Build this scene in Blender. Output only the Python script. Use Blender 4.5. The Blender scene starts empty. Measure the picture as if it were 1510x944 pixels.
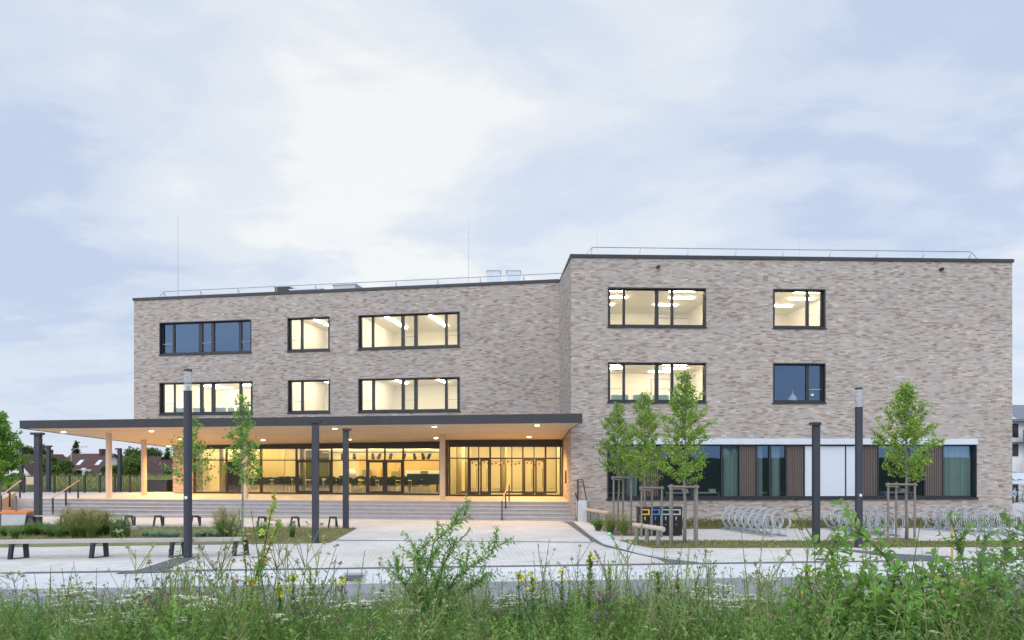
import bpy, math, random
import numpy as np
from mathutils import Vector, Matrix

S = bpy.context.scene
COL = S.collection
R = math.radians
rng = random.Random(7)
NP = np.random.default_rng(11)

# ------------------------------------------------------------------ camera geometry (metres; plaza level is z = 0)
F, CX, HY, E = 1006.7, 755.0, 672.0, 2.95
def ray(px): return (px - CX) / F
def at(px, py, Y): return (ray(px) * Y, Y, E + (HY - py) / F * Y)
def gnd(px, py, z=0.0):
    Y = (E - z) * F / (py - HY)
    return (ray(px) * Y, Y, z)

# ------------------------------------------------------------------ materials
MATS = {}
def newmat(name):
    m = bpy.data.materials.new(name); m.use_nodes = True
    nt = m.node_tree; nt.nodes.clear()
    out = nt.nodes.new('ShaderNodeOutputMaterial')
    MATS[name] = m
    return m, nt, out
def nd(nt, typ, ins=None, **props):
    n = nt.nodes.new(typ)
    for k, v in props.items(): setattr(n, k, v)
    for k, v in (ins or {}).items():
        s = n.inputs[k]
        if isinstance(v, bpy.types.NodeSocket): nt.links.new(v, s)
        else: s.default_value = v
    return n
def c4(c): return (c[0], c[1], c[2], 1.0)
def mathn(nt, op, a, b=0.0, c=0.0, clamp=False):
    n = nd(nt, 'ShaderNodeMath', {0: a, 1: b, 2: c}, operation=op); n.use_clamp = clamp
    return n.outputs[0]
def mixc(nt, fac, a, b, blend='MIX'):
    n = nt.nodes.new('ShaderNodeMix'); n.data_type = 'RGBA'; n.blend_type = blend
    for k, v in ((0, fac), (6, a), (7, b)):
        if isinstance(v, bpy.types.NodeSocket): nt.links.new(v, n.inputs[k])
        else: n.inputs[k].default_value = v
    return n.outputs[2]
def ramp(nt, fac, stops, interp='LINEAR'):
    n = nd(nt, 'ShaderNodeValToRGB', {0: fac}); cr = n.color_ramp; cr.interpolation = interp
    while len(cr.elements) < len(stops): cr.elements.new(0.5)
    for e, (p, c) in zip(cr.elements, stops): e.position = p; e.color = c4(c)
    return n.outputs[0]

def pm(name, c1, c2=None, scale=6.0, rough=0.6, metal=0.0, bump=0.0, stretch=(1, 1, 1), detail=4.0, spec=0.4):
    """plain surface with procedural two-tone noise variation"""
    m, nt, out = newmat(name)
    c2 = c2 or tuple(x * 0.82 for x in c1)
    tc = nd(nt, 'ShaderNodeTexCoord')
    mp = nd(nt, 'ShaderNodeMapping', {0: tc.outputs['Object'], 3: stretch})
    no = nd(nt, 'ShaderNodeTexNoise', {'Vector': mp.outputs[0], 'Scale': scale, 'Detail': detail, 'Roughness': 0.6})
    f = nd(nt, 'ShaderNodeMapRange', {0: no.outputs[0], 1: 0.3, 2: 0.7})
    col = mixc(nt, f.outputs[0], c4(c1), c4(c2))
    b = nd(nt, 'ShaderNodeBsdfPrincipled', {'Base Color': col, 'Roughness': rough, 'Metallic': metal, 'Specular IOR Level': spec})
    if bump:
        bp = nd(nt, 'ShaderNodeBump', {'Strength': bump, 'Distance': 0.02, 'Height': no.outputs[0]})
        nt.links.new(bp.outputs[0], b.inputs['Normal'])
    nt.links.new(b.outputs[0], out.inputs[0])
    return m

def brick_material():
    m, nt, out = newmat('mottled_brick')
    uv = nd(nt, 'ShaderNodeUVMap'); uv.uv_map = 'UVMap'
    wob = nd(nt, 'ShaderNodeTexNoise', {'Vector': uv.outputs[0], 'Scale': 1.6, 'Detail': 2.0})
    sx = nd(nt, 'ShaderNodeSeparateXYZ', {0: uv.outputs[0]})
    u, v = sx.outputs[0], sx.outputs[1]
    v2 = mathn(nt, 'ADD', v, mathn(nt, 'MULTIPLY', mathn(nt, 'SUBTRACT', wob.outputs[0], 0.5), 0.0))
    rowf = mathn(nt, 'DIVIDE', v2, 0.066)
    row = mathn(nt, 'FLOOR', rowf)
    w1 = nd(nt, 'ShaderNodeTexWhiteNoise', {'W': row}, noise_dimensions='1D')
    uu = mathn(nt, 'ADD', mathn(nt, 'DIVIDE', u, 0.25), mathn(nt, 'MULTIPLY', w1.outputs[0], 7.0))
    col = mathn(nt, 'FLOOR', uu)
    cv = nd(nt, 'ShaderNodeCombineXYZ', {0: col, 1: row})
    w2 = nd(nt, 'ShaderNodeTexWhiteNoise', {'Vector': cv.outputs[0]}, noise_dimensions='2D')
    st = nd(nt, 'ShaderNodeMapping', {0: uv.outputs[0], 3: (1.1, 4.2, 1.0)})
    blot = nd(nt, 'ShaderNodeTexNoise', {'Vector': st.outputs[0], 'Scale': 1.5, 'Detail': 5.0, 'Roughness': 0.68})
    pick = mathn(nt, 'ADD', mathn(nt, 'MULTIPLY', w2.outputs[0], 0.74), mathn(nt, 'MULTIPLY', mathn(nt, 'SUBTRACT', blot.outputs[0], 0.33), 0.85))
    tone = ramp(nt, pick, [(0.0, (0.15, 0.128, 0.12)), (0.17, (0.275, 0.205, 0.172)), (0.34, (0.335, 0.298, 0.28)),
                           (0.58, (0.388, 0.352, 0.338)), (0.78, (0.42, 0.365, 0.325)), (1.0, (0.54, 0.51, 0.485))])
    big = nd(nt, 'ShaderNodeTexNoise', {'Vector': uv.outputs[0], 'Scale': 0.35, 'Detail': 2.0})
    bigr = nd(nt, 'ShaderNodeMapRange', {0: big.outputs[0], 1: 0.3, 2: 0.7, 3: 0.93, 4: 1.06})
    tone = mixc(nt, 1.0, tone, nd(nt, 'ShaderNodeCombineXYZ', {0: bigr.outputs[0], 1: bigr.outputs[0], 2: bigr.outputs[0]}).outputs[0], 'MULTIPLY')
    fr = mathn(nt, 'FRACT', rowf); fc = mathn(nt, 'FRACT', uu)
    mort = mathn(nt, 'MAXIMUM', mathn(nt, 'LESS_THAN', fr, 0.13), mathn(nt, 'LESS_THAN', fc, 0.035))
    colr = mixc(nt, mathn(nt, 'MULTIPLY', mort, 0.7), tone, (0.36, 0.34, 0.33, 1))
    h = mathn(nt, 'SUBTRACT', mathn(nt, 'MULTIPLY', w2.outputs[0], 0.7), mort)
    bp = nd(nt, 'ShaderNodeBump', {'Strength': 0.5, 'Distance': 0.012, 'Height': h})
    b = nd(nt, 'ShaderNodeBsdfPrincipled', {'Base Color': colr, 'Roughness': 0.9, 'Normal': bp.outputs[0], 'Specular IOR Level': 0.15})
    nt.links.new(b.outputs[0], out.inputs[0])
    return m

def paving_material(name, base, joint, bw, bh, var=0.06, rough=0.85):
    m, nt, out = newmat(name)
    tc = nd(nt, 'ShaderNodeTexCoord')
    mp = nd(nt, 'ShaderNodeMapping', {0: tc.outputs['Object'], 2: (0, 0, R(-5.0))})
    br = nd(nt, 'ShaderNodeTexBrick', {'Vector': mp.outputs[0], 'Color1': c4([x * (1 + var) for x in base]), 'Color2': c4([x * (1 - var) for x in base]),
                                       'Mortar': c4(joint), 'Scale': 1.0, 'Mortar Size': 0.008, 'Brick Width': bw, 'Row Height': bh, 'Bias': 0.0})
    n1 = nd(nt, 'ShaderNodeTexNoise', {'Vector': tc.outputs['Object'], 'Scale': 0.35, 'Detail': 6.0, 'Roughness': 0.65})
    r1 = nd(nt, 'ShaderNodeMapRange', {0: n1.outputs[0], 1: 0.3, 2: 0.7, 3: 0.82, 4: 1.07})
    n2 = nd(nt, 'ShaderNodeTexNoise', {'Vector': tc.outputs['Object'], 'Scale': 9.0, 'Detail': 3.0})
    r2 = nd(nt, 'ShaderNodeMapRange', {0: n2.outputs[0], 1: 0.3, 2: 0.7, 3: 0.93, 4: 1.05})
    f = mathn(nt, 'MULTIPLY', r1.outputs[0], r2.outputs[0])
    vo = nd(nt, 'ShaderNodeTexVoronoi', {'Vector': tc.outputs['Object'], 'Scale': 1.1, 'Randomness': 1.0})
    sp_ = nd(nt, 'ShaderNodeMapRange', {0: vo.outputs[0], 1: 0.05, 2: 0.16, 3: 0.86, 4: 1.0})   # gum and oil spots
    f = mathn(nt, 'MULTIPLY', f, sp_.outputs[0])
    col = mixc(nt, 1.0, br.outputs[0], nd(nt, 'ShaderNodeCombineXYZ', {0: f, 1: f, 2: f}).outputs[0], 'MULTIPLY')
    bp = nd(nt, 'ShaderNodeBump', {'Strength': 0.3, 'Distance': 0.01, 'Height': br.outputs[1]}); bp.invert = True
    b = nd(nt, 'ShaderNodeBsdfPrincipled', {'Base Color': col, 'Roughness': rough, 'Normal': bp.outputs[0], 'Specular IOR Level': 0.25})
    nt.links.new(b.outputs[0], out.inputs[0])
    return m

def plank_material(name, c1, c2, pw, pl, rough=0.55, joint=0.35):
    """timber boards laid along U of the UV map (metres)"""
    m, nt, out = newmat(name)
    uv = nd(nt, 'ShaderNodeUVMap'); uv.uv_map = 'UVMap'
    br = nd(nt, 'ShaderNodeTexBrick', {'Vector': uv.outputs[0], 'Color1': c4(c1), 'Color2': c4(c2), 'Mortar': c4([x * joint for x in c1]),
                                       'Scale': 1.0, 'Mortar Size': 0.011, 'Brick Width': pl, 'Row Height': pw})
    mp = nd(nt, 'ShaderNodeMapping', {0: uv.outputs[0], 3: (1.2, 14, 1)})
    no = nd(nt, 'ShaderNodeTexNoise', {'Vector': mp.outputs[0], 'Scale': 2.0, 'Detail': 5.0})
    r1 = nd(nt, 'ShaderNodeMapRange', {0: no.outputs[0], 1: 0.3, 2: 0.7, 3: 0.9, 4: 1.08})
    col = mixc(nt, 1.0, br.outputs[0], nd(nt, 'ShaderNodeCombineXYZ', {0: r1.outputs[0], 1: r1.outputs[0], 2: r1.outputs[0]}).outputs[0], 'MULTIPLY')
    b = nd(nt, 'ShaderNodeBsdfPrincipled', {'Base Color': col, 'Roughness': rough, 'Specular IOR Level': 0.3})
    nt.links.new(b.outputs[0], out.inputs[0])
    return m

def foliage_material(name, transl=0.35, rough=0.55, gain=1.0):
    m, nt, out = newmat(name)
    at_ = nd(nt, 'ShaderNodeAttribute'); at_.attribute_name = 'Col'
    cg = mixc(nt, 1.0, at_.outputs[0], (gain, gain, gain * 0.86, 1), 'MULTIPLY')
    b = nd(nt, 'ShaderNodeBsdfPrincipled', {'Base Color': cg, 'Roughness': rough, 'Specular IOR Level': 0.16})
    t = nd(nt, 'ShaderNodeBsdfTranslucent', {0: cg})
    mx = nd(nt, 'ShaderNodeMixShader', {0: transl, 1: b.outputs[0], 2: t.outputs[0]})
    nt.links.new(mx.outputs[0], out.inputs[0])
    return m

def glass_material(name, tint=(0.93, 0.96, 0.96), base=0.05, edge=0.6, refl=(0.95, 0.97, 1)):
    m, nt, out = newmat(name)
    fr = nd(nt, 'ShaderNodeLayerWeight', {0: 0.25})
    f = nd(nt, 'ShaderNodeMapRange', {0: fr.outputs[1], 1: 0.0, 2: 1.0, 3: base, 4: edge})
    tr = nd(nt, 'ShaderNodeBsdfTransparent', {0: c4(tint)})
    tc = nd(nt, 'ShaderNodeTexCoord')
    no = nd(nt, 'ShaderNodeTexNoise', {'Vector': tc.outputs['Object'], 'Scale': 0.6, 'Detail': 1.0})
    bp = nd(nt, 'ShaderNodeBump', {'Strength': 0.03, 'Distance': 0.05, 'Height': no.outputs[0]})
    gl = nd(nt, 'ShaderNodeBsdfGlossy', {0: c4(refl), 1: 0.015, 'Normal': bp.outputs[0]})
    mx = nd(nt, 'ShaderNodeMixShader', {0: f.outputs[0], 1: tr.outputs[0], 2: gl.outputs[0]})
    nt.links.new(mx.outputs[0], out.inputs[0])
    return m

def emit_material(name, col, strength):
    m, nt, out = newmat(name)
    tc = nd(nt, 'ShaderNodeTexCoord')
    no = nd(nt, 'ShaderNodeTexNoise', {'Vector': tc.outputs['Object'], 'Scale': 3.0})
    r = nd(nt, 'ShaderNodeMapRange', {0: no.outputs[0], 1: 0.2, 2: 0.8, 3: strength * 0.97, 4: strength * 1.03})
    e = nd(nt, 'ShaderNodeEmission', {0: c4(col), 1: r.outputs[0]})
    nt.links.new(e.outputs[0], out.inputs[0])
    return m

def road_material():
    m, nt, out = newmat('asphalt')
    tc = nd(nt, 'ShaderNodeTexCoord')
    n1 = nd(nt, 'ShaderNodeTexNoise', {'Vector': tc.outputs['Object'], 'Scale': 0.5, 'Detail': 5.0})
    n2 = nd(nt, 'ShaderNodeTexNoise', {'Vector': tc.outputs['Object'], 'Scale': 60.0, 'Detail': 2.0})
    f = mathn(nt, 'ADD', mathn(nt, 'MULTIPLY', n1.outputs[0], 0.6), mathn(nt, 'MULTIPLY', n2.outputs[0], 0.4))
    col = ramp(nt, f, [(0.3, (0.165, 0.172, 0.195)), (0.7, (0.255, 0.265, 0.295))])
    b = nd(nt, 'ShaderNodeBsdfPrincipled', {'Base Color': col, 'Roughness': 0.75, 'Specular IOR Level': 0.4})
    nt.links.new(b.outputs[0], out.inputs[0])
    return m

def soil_material():
    m, nt, out = newmat('meadow_soil')
    tc = nd(nt, 'ShaderNodeTexCoord')
    n1 = nd(nt, 'ShaderNodeTexNoise', {'Vector': tc.outputs['Object'], 'Scale': 0.18, 'Detail': 8.0, 'Roughness': 0.7})
    n2 = nd(nt, 'ShaderNodeTexNoise', {'Vector': tc.outputs['Object'], 'Scale': 5.0, 'Detail': 6.0, 'Roughness': 0.7})
    f = mathn(nt, 'ADD', mathn(nt, 'MULTIPLY', n1.outputs[0], 0.5), mathn(nt, 'MULTIPLY', n2.outputs[0], 0.5))
    col = ramp(nt, f, [(0.3, (0.035, 0.05, 0.022)), (0.5, (0.075, 0.095, 0.04)), (0.7, (0.15, 0.15, 0.075))])
    b = nd(nt, 'ShaderNodeBsdfPrincipled', {'Base Color': col, 'Roughness': 0.95, 'Specular IOR Level': 0.1})
    nt.links.new(b.outputs[0], out.inputs[0])
    return m

def lawn_material():
    m, nt, out = newmat('dry_lawn')
    tc = nd(nt, 'ShaderNodeTexCoord')
    n1 = nd(nt, 'ShaderNodeTexNoise', {'Vector': tc.outputs['Object'], 'Scale': 0.7, 'Detail': 6.0, 'Roughness': 0.7})
    n2 = nd(nt, 'ShaderNodeTexNoise', {'Vector': tc.outputs['Object'], 'Scale': 22.0, 'Detail': 4.0, 'Roughness': 0.7})
    f = mathn(nt, 'ADD', mathn(nt, 'MULTIPLY', n1.outputs[0], 0.55), mathn(nt, 'MULTIPLY', n2.outputs[0], 0.45))
    col = ramp(nt, f, [(0.3, (0.085, 0.105, 0.045)), (0.48, (0.16, 0.165, 0.075)), (0.65, (0.25, 0.225, 0.125))])
    b = nd(nt, 'ShaderNodeBsdfPrincipled', {'Base Color': col, 'Roughness': 0.95, 'Specular IOR Level': 0.1})
    nt.links.new(b.outputs[0], out.inputs[0])
    return m

BRICK = brick_material()
SOIL = soil_material(); LAWN = lawn_material(); ASPH = road_material()
PAVE = paving_material('pale_paving', (0.575, 0.555, 0.535), (0.34, 0.34, 0.35), 0.30, 0.15, 0.07)
DPAVE = paving_material('dark_paving', (0.135, 0.14, 0.165), (0.08, 0.08, 0.09), 0.2, 0.1, 0.1)
KERB = paving_material('kerb_concrete', (0.55, 0.56, 0.575), (0.30, 0.31, 0.32), 2.4, 40.0, 0.02)
STEP = pm('step_concrete', (0.35, 0.35, 0.375), (0.29, 0.29, 0.315), 3.0, 0.8, bump=0.1)
TERR = pm('terrace_slab', (0.50, 0.47, 0.44), (0.43, 0.40, 0.375), 1.2, 0.55)
CONC = pm('fair_faced_concrete', (0.50, 0.52, 0.56), (0.42, 0.44, 0.47), 3.0, 0.8)
ANTH = pm('anthracite_metal', (0.026, 0.029, 0.038), (0.021, 0.023, 0.031), 2.0, 0.45)
POLE = pm('slate_grey_paint', (0.036, 0.041, 0.058), (0.031, 0.035, 0.05), 2.0, 0.5)
FRAME = pm('window_frame_paint', (0.022, 0.025, 0.033), (0.018, 0.02, 0.027), 4.0, 0.45)
FRAMEB = pm('bronze_frame_paint', (0.03, 0.022, 0.018), (0.022, 0.016, 0.013), 4.0, 0.45)
GALV = pm('galvanised_steel', (0.46, 0.50, 0.54), (0.30, 0.34, 0.385), 14.0, 0.42, metal=0.55)
LGREY = pm('light_grey_sheet', (0.55, 0.60, 0.68), (0.50, 0.55, 0.63), 3.0, 0.5)
GLASS = glass_material('window_glass', base=0.055, edge=0.55)
GLASSD = glass_material('dark_window_glass', tint=(0.58, 0.63, 0.64), base=0.10, edge=0.6, refl=(0.40, 0.62, 1.0))
GLASSC = glass_material('clear_front_glass', base=0.03, edge=0.4)
LGLASS = glass_material('lamp_glass', tint=(0.80, 0.83, 0.87), base=0.08, edge=0.45)
PLAST = pm('cream_plaster', (0.79, 0.755, 0.67), (0.76, 0.725, 0.645), 1.0, 0.8)
DIMPL = pm('dim_room_plaster', (0.42, 0.44, 0.48), (0.38, 0.40, 0.44), 1.0, 0.8)  # darker copy of the room plaster, gloom of unlit rooms put into its colour
CEIL = pm('ceiling_tile', (0.80, 0.77, 0.68), (0.77, 0.74, 0.65), 2.0, 0.85)
FLOOR = pm('linoleum', (0.40, 0.36, 0.28), (0.35, 0.32, 0.25), 2.0, 0.4)
SOFF = plank_material('soffit_timber', (0.64, 0.56, 0.46), (0.58, 0.505, 0.41), 0.55, 2.6, joint=0.55)
COLW = pm('column_timber', (0.58, 0.46, 0.36), (0.52, 0.405, 0.31), 3.0, 0.6, stretch=(6, 6, 0.4))
WPAN = pm('oak_wall_panel', (0.66, 0.48, 0.22), (0.60, 0.43, 0.185), 1.5, 0.5, stretch=(3, 3, 0.4))
OAKV = pm('pale_oak', (0.55, 0.46, 0.28), (0.48, 0.39, 0.22), 1.5, 0.5, stretch=(5, 5, 0.3))
GREYW = pm('weathered_timber', (0.23, 0.205, 0.19), (0.16, 0.145, 0.135), 5.0, 0.85, stretch=(6, 6, 0.8), bump=0.3)
BENCHW = pm('bleached_bench_timber', (0.42, 0.40, 0.385), (0.33, 0.315, 0.30), 3.0, 0.75, stretch=(0.5, 8, 8), bump=0.2)
LOG = pm('peeled_log', (0.50, 0.42, 0.35), (0.38, 0.315, 0.26), 4.0, 0.8, stretch=(1, 5, 5), bump=0.3)
LOUV = pm('brown_slat_panel', (0.135, 0.105, 0.098), (0.11, 0.086, 0.08), 3.0, 0.6)
RAILW = pm('handrail_timber', (0.50, 0.37, 0.24), (0.42, 0.30, 0.19), 6.0, 0.5)
BLIND = pm('silver_blind', (0.56, 0.60, 0.68), (0.53, 0.57, 0.65), 8.0, 0.5, stretch=(0.2, 0.2, 6))
CURT = pm('sage_curtain', (0.52, 0.66, 0.62), (0.38, 0.50, 0.48), 6.0, 0.9, stretch=(4, 4, 0.05))
TEAL = pm('teal_shell', (0.16, 0.29, 0.30), (0.13, 0.25, 0.26), 5.0, 0.5)
DGRN = pm('dark_green_shell', (0.025, 0.05, 0.045), (0.02, 0.04, 0.036), 5.0, 0.5)
CHROME = pm('chromed_tube', (0.5, 0.5, 0.5), (0.4, 0.4, 0.4), 8.0, 0.3, metal=0.8)
BLACK = pm('black_lacquer', (0.012, 0.014, 0.016), (0.01, 0.011, 0.012), 4.0, 0.35)
WHITE = pm('white_laminate', (0.75, 0.75, 0.72), (0.70, 0.70, 0.67), 5.0, 0.5)
ORANGE = pm('orange_seat', (0.75, 0.24, 0.07), (0.66, 0.20, 0.055), 5.0, 0.6)
YELLOW = pm('yellow_paint', (0.80, 0.50, 0.02), (0.74, 0.45, 0.02), 6.0, 0.5)
BLUE = pm('blue_paint', (0.06, 0.22, 0.62), (0.05, 0.19, 0.56), 6.0, 0.5)
PALEB = pm('pale_blue_paint', (0.36, 0.52, 0.62), (0.32, 0.47, 0.57), 6.0, 0.5)
SILVER = pm('silver_paint', (0.45, 0.46, 0.48), (0.40, 0.41, 0.43), 6.0, 0.5)
GREENP = pm('pale_green_plastic', (0.25, 0.62, 0.35), (0.22, 0.55, 0.31), 6.0, 0.5)
RED = pm('red_gloss', (0.55, 0.04, 0.025), (0.50, 0.035, 0.02), 6.0, 0.35)
TANW = pm('tan_board', (0.55, 0.42, 0.30), (0.48, 0.36, 0.25), 4.0, 0.7)
BARK = pm('young_bark', (0.23, 0.215, 0.20), (0.155, 0.142, 0.13), 12.0, 0.9, bump=0.4)
TWIG = pm('twig_bark', (0.12, 0.095, 0.075), (0.08, 0.062, 0.05), 12.0, 0.9)
TILE = pm('brown_roof_tiles', (0.085, 0.042, 0.040), (0.055, 0.030, 0.031), 2.5, 0.8, stretch=(1, 1, 3))
SLATE = pm('slate_roof', (0.16, 0.18, 0.22), (0.12, 0.135, 0.17), 2.5, 0.7)
RENDERW = pm('white_render', (0.72, 0.73, 0.75), (0.67, 0.68, 0.70), 0.8, 0.85)
LAMPON = emit_material('downlight_lens', (1.0, 0.74, 0.40), 14.0)
TUBE = emit_material('ceiling_light_lens', (1.0, 0.87, 0.64), 40.0)
WARMT = emit_material('hall_light_lens', (1.0, 0.78, 0.38), 46.0)
EXITG = emit_material('exit_sign_green', (0.02, 0.55, 0.15), 0.9)
LEAF = foliage_material('leaves', 0.48, 0.6, 2.0)
PETAL = foliage_material('petals', 0.25, 0.7, 1.0)

# ------------------------------------------------------------------ mesh building
ORG = {}
class MB:
    def __init__(s): s.v = []; s.f = []; s.uv = []; s.mi = []; s.has_uv = False
    def face(s, pts, uv=None, mi=0):
        b = len(s.v); s.v += [tuple(p) for p in pts]; s.f.append(tuple(range(b, b + len(pts))))
        if uv: s.has_uv = True
        s.uv.append(uv or [(0, 0)] * len(pts)); s.mi.append(mi)
    def box(s, lo, hi, T=None, mi=0):
        T = T or (lambda a, b, c: (a, b, c))
        x0, y0, z0 = lo; x1, y1, z1 = hi
        p = [T(*q) for q in ((x0, y0, z0), (x1, y0, z0), (x1, y1, z0), (x0, y1, z0), (x0, y0, z1), (x1, y0, z1), (x1, y1, z1), (x0, y1, z1))]
        b = len(s.v); s.v += [tuple(q) for q in p]
        for q in ((0, 3, 2, 1), (4, 5, 6, 7), (0, 1, 5, 4), (1, 2, 6, 5), (2, 3, 7, 6), (3, 0, 4, 7)):
            s.f.append(tuple(b + i for i in q)); s.mi.append(mi)
            s.uv.append([(0, 0)] * 4)
        return s
    def bar(s, p, q, w, h, up=(0, 0, 1), mi=0):
        """rectangular bar from p to q, width w (sideways) and height h (up)"""
        p, q = Vector(p), Vector(q); d = (q - p).normalized(); u = Vector(up)
        sd = d.cross(u).normalized(); u = sd.cross(d).normalized()
        L = (q - p).length
        s.box((0, -w / 2, -h / 2), (L, w / 2, h / 2), lambda a, b, c: tuple(p + d * a + sd * b + u * c), mi)
        return s
    def tube(s, pts, r, n=8, caps=True, closed=False, mi=0):
        pts = [Vector(p) for p in pts]; m = len(pts)
        rr = r if hasattr(r, '__len__') else [r] * m
        rings = []
        prev = None
        for i, p in enumerate(pts):
            if closed: t = (pts[(i + 1) % m] - pts[i - 1]).normalized()
            else: t = (pts[min(i + 1, m - 1)] - pts[max(i - 1, 0)]).normalized()
            if prev is None:
                a = Vector((0, 0, 1)) if abs(t.z) < 0.9 else Vector((1, 0, 0))
                prev = t.cross(a).normalized()
            nx = (prev - t * prev.dot(t)).normalized(); prev = nx
            ny = t.cross(nx)
            b = len(s.v)
            for k in range(n):
                an = 2 * math.pi * k / n
                s.v.append(tuple(p + (nx * math.cos(an) + ny * math.sin(an)) * rr[i]))
            rings.append(b)
        for i in range(m if closed else m - 1):
            a, b = rings[i], rings[(i + 1) % m]
            for k in range(n):
                s.f.append((a + k, a + (k + 1) % n, b + (k + 1) % n, b + k)); s.uv.append([(0, 0)] * 4); s.mi.append(mi)
        if caps and not closed:
            s.f.append(tuple(rings[0] + k for k in reversed(range(n)))); s.uv.append([(0, 0)] * n); s.mi.append(mi)
            s.f.append(tuple(rings[-1] + k for k in range(n))); s.uv.append([(0, 0)] * n); s.mi.append(mi)
        return s
    def ball(s, c, r, n=10, m=7, sc=(1, 1, 1), mi=0):
        b0 = len(s.v)
        for i in range(m + 1):
            th = math.pi * i / m
            for k in range(n):
                ph = 2 * math.pi * k / n
                s.v.append((c[0] + r * sc[0] * math.sin(th) * math.cos(ph), c[1] + r * sc[1] * math.sin(th) * math.sin(ph), c[2] + r * sc[2] * math.cos(th)))
        for i in range(m):
            for k in range(n):
                a = b0 + i * n
                s.f.append((a + k, a + n + k, a + n + (k + 1) % n, a + (k + 1) % n)); s.uv.append([(0, 0)] * 4); s.mi.append(mi)
        return s
    def poly(s, pts2, z, mi=0):
        s.face([(p[0], p[1], z) for p in pts2], [(p[0], p[1]) for p in pts2], mi); return s
    def prism(s, pts2, z0, z1, mi=0):
        n = len(pts2)
        s.face([(p[0], p[1], z1) for p in pts2], None, mi)
        s.face([(p[0], p[1], z0) for p in reversed(pts2)], None, mi)
        for i in range(n):
            a, b = pts2[i], pts2[(i + 1) % n]
            s.face([(a[0], a[1], z0), (b[0], b[1], z0), (b[0], b[1], z1), (a[0], a[1], z1)], None, mi)
        return s
    def build(s, name, mats, parent=None, smooth=False, loc=None):
        o0 = ORG.get(parent.name, (0, 0, 0)) if parent else (loc or (0, 0, 0))
        me = bpy.data.meshes.new(name)
        me.from_pydata([(a - o0[0], b - o0[1], c - o0[2]) for a, b, c in s.v], [], s.f)
        mats = mats if isinstance(mats, (list, tuple)) else [mats]
        for m in mats: me.materials.append(m)
        me.polygons.foreach_set('material_index', s.mi)
        if s.has_uv:
            l = me.uv_layers.new(name='UVMap')
            l.data.foreach_set('uv', [x for f in s.uv for p in f for x in p])
        if smooth: me.polygons.foreach_set('use_smooth', [True] * len(s.f))
        me.validate(); me.update()
        o = bpy.data.objects.new(name, me); COL.objects.link(o)
        ORG[o.name] = o0
        if parent: o.parent = parent
        elif loc: o.location = loc
        return o

def tag(o, label=None, cat=None, group=None, kind=None):
    if label: o['label'] = label
    if cat: o['category'] = cat
    if group: o['group'] = group
    if kind: o['kind'] = kind
    return o
def empty(name, loc=(0, 0, 0), label=None, cat=None, group=None):
    o = bpy.data.objects.new(name, None); COL.objects.link(o); o.location = loc; o.empty_display_size = 0.2
    ORG[o.name] = tuple(loc)
    return tag(o, label, cat, group)
def copy_tree(o, parent=None):
    c = o.copy(); COL.objects.link(c)
    if parent: c.parent = parent
    for ch in list(o.children): copy_tree(ch, c)
    return c
def place(o, loc, rz=0.0, sc=1.0, label=None, group=None):
    o.location = loc; o.rotation_euler = (0, 0, rz); o.scale = (sc, sc, sc) if not hasattr(sc, '__len__') else sc
    if label: o['label'] = label
    if group: o['group'] = group
    return o
def struct(name, mb, mats, **k):
    return tag(mb.build(name, mats, **k), kind='structure')

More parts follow.
